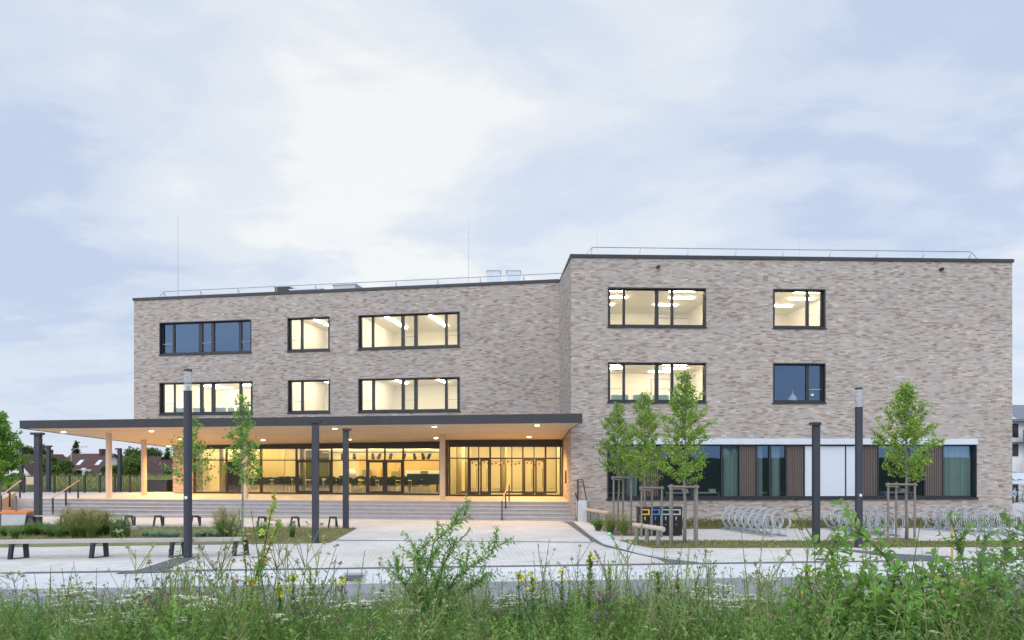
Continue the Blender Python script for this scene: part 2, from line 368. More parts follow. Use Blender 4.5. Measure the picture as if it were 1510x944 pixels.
# ------------------------------------------------------------------ foliage batches (numpy)
def unit(a): return a / np.maximum(np.linalg.norm(a, axis=-1, keepdims=True), 1e-9)
class Fol:
    """collects leaves (quads) and stems (thin three-sided prisms) with a colour each"""
    def __init__(s): s.V = []; s.Q = []; s.C = []; s.n = 0
    def _add(s, V, Q, C): s.V.append(V); s.Q.append(Q + s.n); s.C.append(C); s.n += len(V)
    def leaves(s, pos, d, nrm, L, W, col, bend=0.15, fine=False):
        pos = np.asarray(pos, float); N = len(pos)
        if N == 0: return s
        d = unit(np.asarray(d, float) + 0 * pos); nrm = np.asarray(nrm, float) + 0 * pos
        sd = unit(np.cross(d, nrm)); up = np.cross(sd, d)
        L = (np.zeros(N) + L)[:, None]; W = (np.zeros(N) + W)[:, None]
        col = np.asarray(col, float) + np.zeros((N, 3))
        if not fine:
            V = np.stack([pos, pos + d * L * 0.45 + sd * W / 2 + up * L * bend, pos + d * L, pos + d * L * 0.45 - sd * W / 2 + up * L * bend], 1)
            Q = np.arange(N)[:, None] * 4 + np.array([0, 1, 2, 3]); k = 4
        else:
            c1 = pos + d * L * 0.33 + up * L * bend * 0.7; c2 = pos + d * L * 0.7 + up * L * bend * 0.6; tip = pos + d * L - up * L * bend * 0.3
            f = up * W * 0.18
            V = np.stack([pos, c1, c2, tip, c1 + sd * W * 0.48 + f, c2 + sd * W * 0.36 + f, c1 - sd * W * 0.48 + f, c2 - sd * W * 0.36 + f], 1); k = 8
            b = np.arange(N)[:, None] * 8
            Q = np.concatenate([b + np.array(q) for q in ((0, 4, 5, 1), (1, 5, 3, 2), (0, 1, 7, 6), (1, 2, 3, 7))], 0)
        s._add(V.reshape(-1, 3), Q, np.repeat(col, k, 0)); return s
    def stems(s, p, q, r0, r1, col):
        p = np.asarray(p, float); q = np.asarray(q, float); N = len(p)
        if N == 0: return s
        d = unit(q - p); a = np.where(np.abs(d[:, 2:3]) < 0.9, [[0, 0, 1.0]], [[1.0, 0, 0]])
        x = unit(np.cross(d, a)); y = np.cross(d, x)
        r0 = (np.zeros(N) + r0)[:, None]; r1 = (np.zeros(N) + r1)[:, None]
        vs = []
        for e, r in ((p, r0), (q, r1)):
            for k in range(3):
                an = 2.0944 * k; vs.append(e + (x * math.cos(an) + y * math.sin(an)) * r)
        V = np.stack(vs, 1); b = np.arange(N)[:, None] * 6
        Q = np.concatenate([b + np.array([k, (k + 1) % 3, 3 + (k + 1) % 3, 3 + k]) for k in range(3)], 0)
        s._add(V.reshape(-1, 3), Q, np.repeat(np.asarray(col, float) + np.zeros((N, 3)), 6, 0)); return s
    def add(s, o, off=(0, 0, 0), rz=0.0, sc=1.0, tint=1.0):
        c, n = math.cos(rz), math.sin(rz); M = np.array([[c, -n, 0], [n, c, 0], [0, 0, 1]])
        for V, Q, C, b in zip(o.V, o.Q, o.C, np.cumsum([0] + [len(v) for v in o.V[:-1]])):
            s._add(V @ M.T * sc + np.array(off), Q - b, np.clip(C * tint, 0, 1))
        return s
    def build(s, name, mat, parent=None, loc=None):
        V = np.concatenate(s.V); Q = np.concatenate(s.Q); C = np.concatenate(s.C)
        o0 = ORG.get(parent.name, (0, 0, 0)) if parent else (loc or (0, 0, 0))
        V = V - np.array(o0)
        me = bpy.data.meshes.new(name)
        me.vertices.add(len(V)); me.vertices.foreach_set('co', V.astype(np.float32).ravel())
        me.loops.add(len(Q) * 4); me.loops.foreach_set('vertex_index', Q.astype(np.int32).ravel())
        me.polygons.add(len(Q)); me.polygons.foreach_set('loop_start', np.arange(0, len(Q) * 4, 4, dtype=np.int32))
        me.polygons.foreach_set('loop_total', np.full(len(Q), 4, np.int32))
        at_ = me.color_attributes.new('Col', 'FLOAT_COLOR', 'POINT')
        at_.data.foreach_set('color', np.concatenate([C, np.ones((len(C), 1))], 1).astype(np.float32).ravel())
        me.materials.append(mat); me.update(calc_edges=True)
        o = bpy.data.objects.new(name, me); COL.objects.link(o); ORG[o.name] = tuple(o0)
        if parent: o.parent = parent
        elif loc: o.location = loc
        return o
def rdir(N, up=0.0):
    d = unit(NP.normal(size=(N, 3))); d[:, 2] += up; return unit(d)
def vcol(N, base, var=0.25, hue=0.12):
    base = np.array(base); k = 1 + NP.uniform(-var, var, (N, 1)); h = 1 + NP.uniform(-hue, hue, (N, 3)) * np.array([1, 0.4, 0.8])
    return np.clip(base * k * h, 0, 1)
# ------------------------------------------------------------------ camera, world, sun
cam = bpy.data.cameras.new('camera'); camo = bpy.data.objects.new('camera', cam); COL.objects.link(camo)
camo.location = (0, 0, E); camo.rotation_euler = (R(90), 0, 0)
cam.sensor_width = 36; cam.lens = 24.0; cam.shift_y = (HY - 472.0) / 1510.0; cam.clip_end = 6000; cam.clip_start = 0.1
S.camera = camo

def make_world():
    w = bpy.data.worlds.new('World'); S.world = w; w.use_nodes = True
    nt = w.node_tree; nt.nodes.clear()
    out = nt.nodes.new('ShaderNodeOutputWorld')
    tc = nd(nt, 'ShaderNodeTexCoord'); D = tc.outputs['Generated']
    sky = nd(nt, 'ShaderNodeTexSky'); sky.sky_type = 'NISHITA'; sky.sun_disc = False
    sky.sun_elevation = R(32); sky.sun_rotation = R(212); sky.air_density = 1.0; sky.dust_density = 2.0
    sx = nd(nt, 'ShaderNodeSeparateXYZ', {0: D}); x, y, z = sx.outputs
    zz = mathn(nt, 'ADD', mathn(nt, 'MAXIMUM', z, 0.0), 0.16)
    cp = nd(nt, 'ShaderNodeCombineXYZ', {0: mathn(nt, 'DIVIDE', x, zz), 1: mathn(nt, 'DIVIDE', y, zz)})
    mp = nd(nt, 'ShaderNodeMapping', {0: cp.outputs[0], 1: (3.3, 1.2, 0.0), 2: (0, 0, R(24)), 3: (1.15, 1.5, 1)})
    n1 = nd(nt, 'ShaderNodeTexNoise', {'Vector': mp.outputs[0], 'Scale': 0.95, 'Detail': 7.0, 'Roughness': 0.52, 'Distortion': 0.9})
    n2 = nd(nt, 'ShaderNodeTexNoise', {'Vector': mp.outputs[0], 'Scale': 3.0, 'Detail': 6.0, 'Roughness': 0.6, 'Distortion': 0.4})
    nz = mathn(nt, 'ADD', mathn(nt, 'MULTIPLY', n1.outputs[0], 0.66), mathn(nt, 'MULTIPLY', n2.outputs[0], 0.34))
    def blob(px, py, lo):
        v = Vector((px - CX, F, HY - py)).normalized()
        dt = nd(nt, 'ShaderNodeVectorMath', {0: D, 1: tuple(v)}, operation='DOT_PRODUCT')
        return nd(nt, 'ShaderNodeMapRange', {0: dt.outputs['Value'], 1: lo, 2: 1.0}, interpolation_type='SMOOTHSTEP').outputs[0]
    f = mathn(nt, 'ADD', mathn(nt, 'MULTIPLY', mathn(nt, 'SUBTRACT', nz, 0.5), 2.7), 0.44)
    f = mathn(nt, 'ADD', f, mathn(nt, 'MULTIPLY', blob(400, 170, 0.93), 0.42))
    f = mathn(nt, 'ADD', f, mathn(nt, 'MULTIPLY', blob(820, 330, 0.93), 0.25))
    f = mathn(nt, 'SUBTRACT', f, mathn(nt, 'MULTIPLY', blob(70, 190, 0.93), 0.46))
    f = mathn(nt, 'SUBTRACT', f, mathn(nt, 'MULTIPLY', blob(1380, 200, 0.95), 0.20))
    f = mathn(nt, 'SUBTRACT', f, mathn(nt, 'MULTIPLY', blob(620, 110, 0.985), 0.16))
    cl = ramp(nt, f, [(0.0, (4.75, 5.6, 7.1)), (0.35, (5.85, 6.5, 7.6)), (0.68, (6.75, 7.15, 7.7)), (1.0, (8.0, 8.1, 8.1))])
    cl.node.color_ramp.interpolation = 'EASE'
    # pale band of thin cloud low on the horizon
    hz = nd(nt, 'ShaderNodeMapRange', {0: z, 1: 0.0, 2: 0.20, 3: 0.55, 4: 0.0}, interpolation_type='SMOOTHSTEP')
    cl = mixc(nt, hz.outputs[0], cl, (6.1, 6.8, 8.1, 1))
    # thin overcast: the blue sky shows through it a little
    cl = mixc(nt, 0.90, sky.outputs[0], cl)
    # the western half of the sky (behind the camera) is the bright one at this hour
    bk = nd(nt, 'ShaderNodeMapRange', {0: y, 1: 0.25, 2: -0.6, 3: 1.0, 4: 2.1}, interpolation_type='SMOOTHSTEP')
    zn = nd(nt, 'ShaderNodeMapRange', {0: z, 1: 0.56, 2: 0.95, 3: 1.0, 4: 2.1}, interpolation_type='SMOOTHSTEP')   # an overcast sky is brightest overhead
    bk = nd(nt, 'ShaderNodeMath', {0: bk.outputs[0], 1: zn.outputs[0]}, operation='MAXIMUM')
    cl = mixc(nt, 1.0, cl, nd(nt, 'ShaderNodeCombineXYZ', {0: bk.outputs[0], 1: bk.outputs[0], 2: bk.outputs[0]}).outputs[0], 'MULTIPLY')
    bg = nd(nt, 'ShaderNodeBackground', {0: cl, 1: 0.1})
    nt.links.new(bg.outputs[0], out.inputs[0])
make_world()

sun = bpy.data.lights.new('sun', 'SUN'); sun.energy = 0.75; sun.angle = R(40); sun.color = (1.0, 0.95, 0.9)
suno = bpy.data.objects.new('sun', sun); COL.objects.link(suno)
e_, a_ = R(32), R(212)
suno.rotation_euler = Vector((-math.sin(a_) * math.cos(e_), -math.cos(a_) * math.cos(e_), -math.sin(e_))).to_track_quat('-Z', 'Y').to_euler()
suno.location = (-20, -30, 30)

S.view_settings.view_transform = 'Standard'; S.view_settings.look = 'None'; S.view_settings.gamma = 1.0; S.view_settings.exposure = 0.3
S.view_settings.use_curve_mapping = False
S.render.engine = 'CYCLES'; S.cycles.use_denoising = True
S.cycles.max_bounces = 7; S.cycles.diffuse_bounces = 4; S.cycles.glossy_bounces = 3; S.cycles.transmission_bounces = 4; S.cycles.transparent_max_bounces = 12
S.cycles.caustics_reflective = False; S.cycles.caustics_refractive = False; S.cycles.sample_clamp_indirect = 6.0
S.cycles.use_adaptive_sampling = True; S.cycles.adaptive_threshold = 0.015

# ------------------------------------------------------------------ ground, road, paving
def ground_z(x, y):
    def sm(a, b, t):
        t = min(max((t - a) / (b - a), 0), 1); return t * t * (3 - 2 * t)
    if y < 13:
        z = 1.40 - 0.205 * (y - 4.3)
        z = min(max(z, -0.16), 1.45)
        return z + (0.05 * math.sin(x * 0.9 + y) if y < 10 else 0)
    z = -0.16
    if y > 38:
        z = -0.16 + 0.82 * sm(38, 42, y) * (1 - sm(-20, -6, x))
        z -= 4.3 * sm(66, 125, y)
    return z
def lin(a, b, n): return [a + (b - a) * i / n for i in range(n + 1)]
xs = [-3000, -900, -400, -200, -120] + lin(-80, 60, 70) + [90, 140, 220, 450, 900, 3000]
ys = [-400, -60, -15] + lin(0, 13, 26) + lin(14, 48, 34) + lin(51, 135, 28) + [160, 220, 350, 700, 1500, 4000]
g = MB()
for y in ys:
    for x in xs: g.v.append((x, y, ground_z(x, y)))
for j in range(len(ys) - 1):
    for i in range(len(xs) - 1):
        a = j * len(xs) + i; g.f.append((a, a + 1, a + len(xs) + 1, a + len(xs))); g.uv.append([(0, 0)] * 4); g.mi.append(0)
struct('ground', g, SOIL, smooth=True)

K0, K1 = Vector((-12.7, 17.0, 0)), Vector((14.5, 19.3, 0))
kd = (K1 - K0).normalized(); kn = Vector((-kd.y, kd.x, 0))        # kn points to the school
def kl(s, off, z=0.0): p = K0 + kd * s + kn * off; return (p.x, p.y, z)
def kstrip(mb, s0, s1, o0, z0, o1, z1):
    mb.face([kl(s0, o0, z0), kl(s1, o0, z0), kl(s1, o1, z1), kl(s0, o1, z1)], [(s0, o0), (s1, o0), (s1, o1), (s0, o1)])
m = MB(); kstrip(m, -40, 70, -7.6, -0.135, -1.45, -0.115); struct('road', m, ASPH)
m = MB()
for a, b in ((-1.45, -1.2), (-1.2, -0.35), (-0.35, -0.001)):
    zz = {-1.45: -0.105, -1.2: -0.095, -0.35: -0.03, -0.001: -0.0}
    kstrip(m, -40, 70, a, zz[a], b, zz[b])
m.face([kl(-40, -1.45, -0.2), kl(70, -1.45, -0.2), kl(70, -1.45, -0.105), kl(-40, -1.45, -0.105)])
KERBU = paving_material('kerb_segments', (0.54, 0.555, 0.575), (0.33, 0.34, 0.35), 2.0, 30.0, 0.025, 0.7)
struct('kerb', m, KERBU)
m = MB(); p0, p1 = kl(-40, 0), kl(70, 0)
m.poly([p0[:2], p1[:2], (75, 47), (-60, 47)], 0.0); struct('pavement', m, PAVE)
m = MB(); kstrip(m, -40, 70, 0.002, 0.004, 0.27, 0.004)
def gpoly(mb, pix, z): mb.poly([gnd(a, b)[:2] for a, b in pix], z)
gpoly(m, [(291, 822), (248.5, 839), (205, 840.2), (168, 846), (255, 844), (264, 841)][:1] + [(260, 822.6), (205, 840.2), (168, 846), (255, 844), (248.5, 839)], 0.008)
gpoly(m, [(826, 769.5), (845, 769.5), (870, 790), (890, 803), (929.5, 815), (985, 824.6), (1033, 829.6), (985, 832.5), (970, 824.3), (951, 819.5), (892, 806.5), (874, 799), (836, 772)], 0.008)
gpoly(m, [(1222, 809), (1237, 809), (1330, 817.5), (1405, 821), (1372, 827.5), (1318, 825), (1298, 820)], 0.008)
gpoly(m, [(487, 796.4), (872, 799.6), (872, 800.3), (487, 797.1)], 0.008)
struct('dark_paving', m, DPAVE)
# light kerb slabs along the curved band, and thin joints across the plaza
m = MB(); gpoly(m, [(848, 769.5), (857, 769), (905, 793), (948, 810), (990, 818), (1040, 821), (1040, 824.5), (985, 822.5), (929.5, 813.2), (890, 801.5), (870, 788.5)], 0.006)
struct('path', m, KERB)
m = MB()
gpoly(m, [(-160, 809.5), (486, 801), (527, 779), (-160, 774.5)], 0.012)
gpoly(m, [(912, 797.6), (1640, 799), (1640, 806.5), (962, 808.5), (938, 804)], 0.012)
gpoly(m, [(985, 780.5), (1640, 777.5), (1640, 766.5), (985, 768.5)], 0.012)
struct('lawn', m, LAWN)
m = MB(); gpoly(m, [(862, 768), (905, 790), (940, 790), (985, 781), (985, 768)], 0.012)
for cx, cy in ((1322, 796), (1005, 802)):
    c = gnd(cx, cy); m.poly([(c[0] + 0.75 * math.cos(t) * (1 + 0.15 * math.sin(3 * t)), c[1] + 0.5 * math.sin(t)) for t in [2 * math.pi * i / 14 for i in range(14)]], 0.02)
struct('soil_bed', m, pm('bark_mulch', (0.23, 0.17, 0.14), (0.12, 0.10, 0.075), 9.0, 0.95, bump=0.5))

# ------------------------------------------------------------------ steps and terrace
SR, SL = Vector((2.86, 30.75)), Vector((-24.3, 33.3))
sd_ = (SL - SR).normalized(); si = Vector((sd_.y, -sd_.x))
if si.y < 0: si = -si
SLEN = (SL - SR).length
def st(s, o): p = SR + sd_ * s + si * o; return (p.x, p.y)
m = MB(); prof = []
for k in range(5):
    o = 0.37 * k; z = 0.15 * k
    prof += [(o + 0.03, z), (o + 0.03, z + 0.115), (o, z + 0.115), (o, z + 0.15)]
prof.append((0.37 * 4 + 0.37, 0.75))
for (o0, z0), (o1, z1) in zip(prof, prof[1:]):
    a, b = st(0, o0), st(SLEN, o0); c, d = st(SLEN, o1), st(0, o1)
    m.face([(a[0], a[1], z0), (b[0], b[1], z0), (c[0], c[1], z1), (d[0], d[1], z1)])
for s in (0, SLEN):
    m.face([(*st(s, o), z) for o, z in prof] + [(*st(s, 1.85), 0.0)])
struct('steps', m, STEP)
m = MB()
tp = [st(0, 1.852), st(SLEN, 1.852), (-32, 35.0), (-32, 41.2), (-19.0, 41.4), (-2.0, 39.5), (2.76, 39.0), (2.76, 33.0)]
m.prism(tp, 0.0, 0.75); struct('terrace', m, TERR)

# ------------------------------------------------------------------ the school
class Fac:
    def __init__(s, p0, p1):
        s.p = Vector(p0); v = Vector(p1) - s.p; s.L = v.length; s.d = v.normalized(); s.i = Vector((-s.d.y, s.d.x))
        if s.i.y < 0: s.i = -s.i
    def T(s, u, w, z): q = s.p + s.d * u + s.i * w; return (q.x, q.y, z)
    def u(s, px, w=0.0):
        k = ray(px); p = s.p + s.i * w
        return (k * p.y - p.x) / (s.d.x - k * s.d.y)
def panel(mb, T, u0, u1, z0, z1, holes, w=0.0, mi=0):
    us = sorted({u0, u1} | {h[0] for h in holes} | {h[1] for h in holes}); zs = sorted({z0, z1} | {h[2] for h in holes} | {h[3] for h in holes})
    us = [u for u in us if u0 <= u <= u1]; zs = [z for z in zs if z0 <= z <= z1]
    for a, b in zip(us, us[1:]):
        for c, d in zip(zs, zs[1:]):
            mu, mz = (a + b) / 2, (c + d) / 2
            if any(h[0] < mu < h[1] and h[2] < mz < h[3] for h in holes): continue
            mb.face([T(a, w, c), T(b, w, c), T(b, w, d), T(a, w, d)], [(a, c), (b, c), (b, d), (a, d)], mi)

school = empty('school_building', (0, 36, 0), 'three storey pale mottled brick school with two angled wings and lit windows', 'school')
LW = Fac((-22.1, 39.9), (2.47, 35.6)); RW = Fac((2.70, 31.2), (23.45, 32.0))
LTOP, RTOP = 12.0, 12.0
ROW1, ROW2 = (8.79, 10.66), (5.34, 7.17)
# windows: pixel columns of frame and of the panes inside it
WIN = {
 'W1': (LW, 235.4, 370.4, ROW1, [(241.8, 255.3), (258.3, 294), (299.3, 312.5), (316.7, 353), (357, 370)], 'dark'),
 'W2': (LW, 424, 486, ROW1, [(430, 444), (447.5, 484.5)], 'lit'),
 'W3': (LW, 528.5, 678, ROW1, [(534.2, 548.5), (552, 592), (597, 611), (616, 656.5), (660.4, 674.5)], 'lit'),
 'W4': (LW, 235.4, 372.3, ROW2, [(242.5, 257), (259, 295.5), (300, 312.5), (317.5, 353.5), (357.5, 370.5)], 'lit'),
 'W5': (LW, 424.6, 486.6, ROW2, [(430.5, 444.5), (448, 485)], 'lit'),
 'W6': (LW, 528.5, 678, ROW2, [(534.5, 549), (553, 592.5), (597, 611), (616, 656.5), (660.4, 674.5)], 'lit'),
 'R1': (RW, 896.4, 1041, (8.86, 10.66), [(899.5, 917.8), (921.5, 965.3), (970.7, 988.7), (992.7, 1036.5)], 'lit'),
 'R2': (RW, 1140, 1217, (8.86, 10.66), [(1141.8, 1187.8), (1192, 1209.5)], 'lit'),
 'R3': (RW, 896.4, 1041, (5.40, 7.23), [(899.5, 917.8), (921.5, 965.3), (970.7, 988.7), (992.7, 1036.5)], 'lit'),
 'R4': (RW, 1140, 1217, (5.40, 7.23), [(1141.8, 1187.8), (1192, 1209.5)], 'dark'),
}
def hole(k):
    f, a, b, z, _, _ = WIN[k]; return (f.u(a), f.u(b), z[0], z[1])
BZ = (0.96, 3.47); bu0, bu1 = RW.u(895.5), RW.u(1440)
LINZ = 3.74
m = MB(); panel(m, LW.T, 0, LW.L, 4.60, LTOP, [hole(k) for k in WIN if k[0] == 'W'])
m.face([LW.T(0, 14, 4.6), LW.T(0, 0, 4.6), LW.T(0, 0, LTOP), LW.T(0, 14, LTOP)], [(-14, 4.6), (0, 4.6), (0, LTOP), (-14, LTOP)])
m.face([LW.T(0, 0.001, 4.6), LW.T(LW.L, 0.001, 4.6), LW.T(LW.L, 14, 4.6), LW.T(0, 14, 4.6)])
m.face([LW.T(0, 14, 0.5), LW.T(LW.L, 14, 0.5), LW.T(LW.L, 14, LTOP), LW.T(0, 14, LTOP)], [(0, .5), (LW.L, .5), (LW.L, LTOP), (0, LTOP)])
wl = m.build('wall', BRICK, school); wl['label'] = 'brick upper wall of the left wing'
m = MB(); panel(m, RW.T, 0, RW.L, 0.0, RTOP, [hole(k) for k in WIN if k[0] == 'R'] + [(bu0, bu1, BZ[0], LINZ)])
RD = 15.0
sv = Vector((2.47 - 2.70, 35.6 - 31.2)); 
def side(z0, z1, q):     # return wall between the wings
    a = RW.p; m.face([(a.x, a.y, z0), (a.x, a.y, z1), (q[0], q[1], z1), (q[0], q[1], z0)], [(0, z0), (0, z1), (-(Vector(q) - a).length, z1), (-(Vector(q) - a).length, z0)])
side(4.3, RTOP, (2.47 + (-0.23) * 0.6, 35.6 + 4.4 * 0.6)); side(0.0, 4.3, (2.77, 38.5))
e = RW.T(RW.L, RD, 0); a = RW.T(RW.L, 0, 0)
m.face([(a[0], a[1], 0), (e[0], e[1], 0), (e[0], e[1], RTOP), (a[0], a[1], RTOP)], [(0, 0), (RD, 0), (RD, RTOP), (0, RTOP)])
b = RW.T(0, RD, 0)
m.face([(e[0], e[1], 0), (b[0], b[1], 0), (b[0], b[1], RTOP), (e[0], e[1], RTOP)], [(0, 0), (20, 0), (20, RTOP), (0, RTOP)])
wr = m.build('wall', BRICK, school); wr['label'] = 'brick wall of the right wing'
# brick pier at the left end of the glazed hall
m = MB(); pq = [(-19.75, 39.75), (-18.62, 39.85), (-18.2, 44.0), (-19.3, 44.0)]
for i in range(4):
    a, b = pq[i], pq[(i + 1) % 4]; L = math.dist(a, b)
    m.face([(a[0], a[1], 0.75), (b[0], b[1], 0.75), (b[0], b[1], 4.6), (a[0], a[1], 4.6)], [(0, 0.75), (L, 0.75), (L, 4.6), (0, 4.6)])
pr = m.build('wall', BRICK, school); pr['label'] = 'brick pier beside the glazed hall'
# roofs with a dark coping
m = MB(); ov = 0.06
for fac, L, top, dep in ((LW, LW.L, LTOP, 14), (RW, RW.L, RTOP, RD)):
    m.box((-0.05, -ov, top), (L + (0.05 if fac is RW else -0.02), 0.34, top + 0.15), fac.T)
    m.box((-0.05, 0.36, top + 0.002), (0.28, dep, top + 0.148), fac.T)
m.box((RW.L - 0.28, 0.36, RTOP + 0.002), (RW.L + 0.05, RD, RTOP + 0.148), RW.T)
cp_ = m.build('coping', ANTH, school)
m = MB(); m.box((0.29, 0.35, LTOP - 0.3), (LW.L, 14, LTOP - 0.02), LW.T); m.box((0.29, 0.35, RTOP - 0.3), (RW.L - 0.29, RD, RTOP - 0.02), RW.T)
m.build('roof', pm('roof_gravel', (0.3, 0.3, 0.3), (0.22, 0.22, 0.22), 20, 0.9), school)

def build_window(key, glass):
    fac, a, b, (z0, z1), panes, state = WIN[key]
    T = fac.T; u0, u1 = fac.u(a), fac.u(b); t = 0.045; D0, D1 = 0.15, 0.24
    m = MB()
    m.box((u0, -0.03, z0), (u0 + t, 0.30, z1), T); m.box((u1 - t, -0.03, z0), (u1, 0.30, z1), T)
    m.box((u0 + t, -0.028, z1 - t), (u1 - t, 0.30, z1), T); m.box((u0 + t, -0.028, z0), (u1 - t, 0.30, z0 + t), T)
    rail = 0.085
    m.box((u0 + t, D0, z0 + t), (u1 - t, D1, z0 + t + rail), T); m.box((u0 + t, D0, z1 - t - rail * 0.55), (u1 - t, D1, z1 - t), T)
    pu = [(max(fac.u(p, 0.2), u0 + t + 0.02), min(fac.u(q, 0.2), u1 - t - 0.02)) for p, q in panes]
    edges = [u0 + t] + [x for p in pu for x in p] + [u1 - t]
    for i in range(0, len(edges), 2):
        if edges[i + 1] - edges[i] > 0.01:
            m.box((edges[i], D0 - 0.006, z0 + t + rail), (edges[i + 1], D1 + 0.006, z1 - t - rail * 0.55), T)
    w = m.build('window', FRAME, school)
    m = MB()
    for p, q in pu: m.face([T(p, 0.2, z0 + t + rail), T(q, 0.2, z0 + t + rail), T(q, 0.2, z1 - t - rail * 0.55), T(p, 0.2, z1 - t - rail * 0.55)])
    m.build('pane', glass, w)
    m = MB(); m.box((u0 - 0.04, -0.075, z0 - 0.045), (u1 + 0.04, -0.002, z0 - 0.004), T); m.build('sill', FRAME, w)
    # low glass guard bar across the side lights
    for i, (p, q) in enumerate(pu):
        if q - p < 0.75: m = MB(); m.box((p, 0.13, z0 + 0.62), (q, 0.142, z0 + 0.645), T); m.build('guard_bar', SILVER, w)
    return w, (u0, u1, z0, z1)
def room(fac, u0, u1, fl, ce, depth, hl, mats, w0=0.305):
    m = MB(); T = fac.T; w1 = w0 + depth
    panel(m, T, u0, u1, fl, ce, hl, w0, 0)
    m.face([T(u0, w0, fl), T(u0, w1, fl), T(u0, w1, ce), T(u0, w0, ce)]); m.face([T(u1, w0, fl), T(u1, w1, fl), T(u1, w1, ce), T(u1, w0, ce)])
    m.face([T(u0, w1, fl), T(u1, w1, fl), T(u1, w1, ce), T(u0, w1, ce)])
    m.face([T(u0, w0, ce), T(u1, w0, ce), T(u1, w1, ce), T(u0, w1, ce)], None, 1)
    m.face([T(u0, w0, fl), T(u1, w0, fl), T(u1, w1, fl), T(u0, w1, fl)], None, 2)
    o = m.build('room', mats, school); return o
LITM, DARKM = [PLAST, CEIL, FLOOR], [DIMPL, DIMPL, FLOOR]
def strip(fac, ua, ub, wa, wb, z, mt=None):
    m = MB(); m.box((ua, wa, z - 0.06), (ub, wb, z - 0.015), fac.T); m.build('ceiling_light', mt or TUBE, school)
CEH = {}
for key in WIN:
    fac, a, b, (z0, z1), panes, state = WIN[key]
    w, (u0, u1, z0, z1) = build_window(key, GLASS if state == 'lit' else GLASSD)
    fl = z0 - (0.46 if key in ('W4', 'R3') else 0.85); ce = z1 + 0.35
    if key in ('W1', 'W4'): r0, r1 = 0.35, u1 + 0.9
    elif key in ('W2', 'W5'): r0, r1 = u0 - 0.5, u1 + 0.6
    elif key in ('W3', 'W6'): r0, r1 = u0 - 0.6, u1 + 1.6
    elif key in ('R1', 'R3'): r0, r1 = u0 - 1.0, u1 + 1.3
    else: r0, r1 = u0 - 1.2, u1 + 1.5
    dep = 5.5 if key in ('W2', 'W5') else 7.0
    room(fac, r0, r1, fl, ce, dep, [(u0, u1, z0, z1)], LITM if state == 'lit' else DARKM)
    CEH[key] = (fac, r0, r1, fl, ce, u0, u1)
    if state != 'lit': continue
    if key[0] == 'R':
        n = 2
        for wq in ((0.45, 0.95, 1.9, 3.3, 4.9) if key in ('R1', 'R2') else (0.5, 1.1, 1.7, 3.1, 4.5, 6.0)):  # rows nearest the window are unseen strips added to brighten the room
            for i in range(n):
                uc = r0 + (r1 - r0) * (i + 0.5) / n + (0.25 if wq in (3.3, 4.5) else -0.15)
                strip(fac, uc - 0.62, uc + 0.62, wq, wq + 0.10, ce)
    elif key in ('W3', 'W6'):
        for i in range(3):
            uc = r0 + (r1 - r0) * (i + 0.5) / 3
            for wq in (0.5, 1.6, 2.7, 3.8, 4.9): strip(fac, uc, uc + 0.13, wq, wq + 0.85, ce)
    elif key == 'W4':
        for wq in (0.5, 1.2, 3.2, 4.8, 6.2):
            for i in range(3):
                uc = r0 + (r1 - r0) * (i + 0.5) / 3; strip(fac, uc - 0.6, uc + 0.6, wq, wq + 0.13, ce)
    else:
        for i in range(2):
            uc = r0 + (r1 - r0) * (i + 0.55) / 2
            for wq in (0.8, 2.2, 3.6): strip(fac, uc, uc + 0.13, wq, wq + 0.9, ce)

# ground-floor window band of the right wing
T = RW.T; U = lambda px: RW.u(px, 0.2)
m = MB(); m.box((bu0 - 0.02, -0.06, BZ[1]), (bu1 + 0.02, 0.28, LINZ), T); lt = m.build('lintel', LGREY, school); lt['label'] = 'pale grey lintel band'
band = MB(); t = 0.05
band.box((bu0, -0.03, BZ[0]), (bu0 + t, 0.3, BZ[1] - 0.002), T); band.box((bu1 - t, -0.03, BZ[0]), (bu1, 0.3, BZ[1] - 0.002), T)
band.box((bu0 + t, 0.13, BZ[0]), (bu1 - t, 0.26, BZ[0] + 0.11), T); band.box((bu0 + t, 0.13, BZ[1] - 0.08), (bu1 - t, 0.26, BZ[1] - 0.002), T)
GL = [(897.5, 920, 943), (972, 1019, 1064), (1064, 1089), (1115.5, 1134, 1158), (1294.5, 1339, 1362.5), (1389.5, 1437)]
gl = [(897.5, 919), (922, 942.5), (972, 1017.5), (1020.5, 1062.5), (1065.5, 1088.5), (1116, 1133), (1136, 1157.5), (1294.5, 1337.5), (1340.5, 1361.5), (1390, 1437)]
lv = [(944.5, 970.5), (1090, 1113.5), (1160, 1184), (1271.5, 1292.5), (1364, 1388)]
bl = [(1186, 1203), (1204.5, 1245), (1246.8, 1270)]
edges = sorted([(U(a), U(b)) for a, b in gl + lv + bl])
x = bu0 + t
for a, b in edges + [(bu1 - t, bu1)]:
    if a - x > 0.012: band.box((x, 0.125, BZ[0] + 0.11), (a, 0.262, BZ[1] - 0.08), T)
    x = b
bw = band.build('window', FRAME, school); bw['label'] = 'long ground floor window band with slatted panels'
for a, b in gl: m = MB(); m.face([T(U(a), 0.2, BZ[0] + 0.11), T(U(b), 0.2, BZ[0] + 0.11), T(U(b), 0.2, BZ[1] - 0.08), T(U(a), 0.2, BZ[1] - 0.08)]); m.build('pane', GLASSD, bw)
for a, b in lv:
    m = MB(); ua, ub = U(a), U(b); m.box((ua, 0.20, BZ[0] + 0.11), (ub, 0.22, BZ[1] - 0.08), T)
    n = 9
    for i in range(n):
        s = ua + (ub - ua) * (i + 0.2) / n; m.box((s, 0.15, BZ[0] + 0.112), (s + (ub - ua) / n * 0.62, 0.199, BZ[1] - 0.082), T)
    m.build('slat_panel', LOUV, bw)
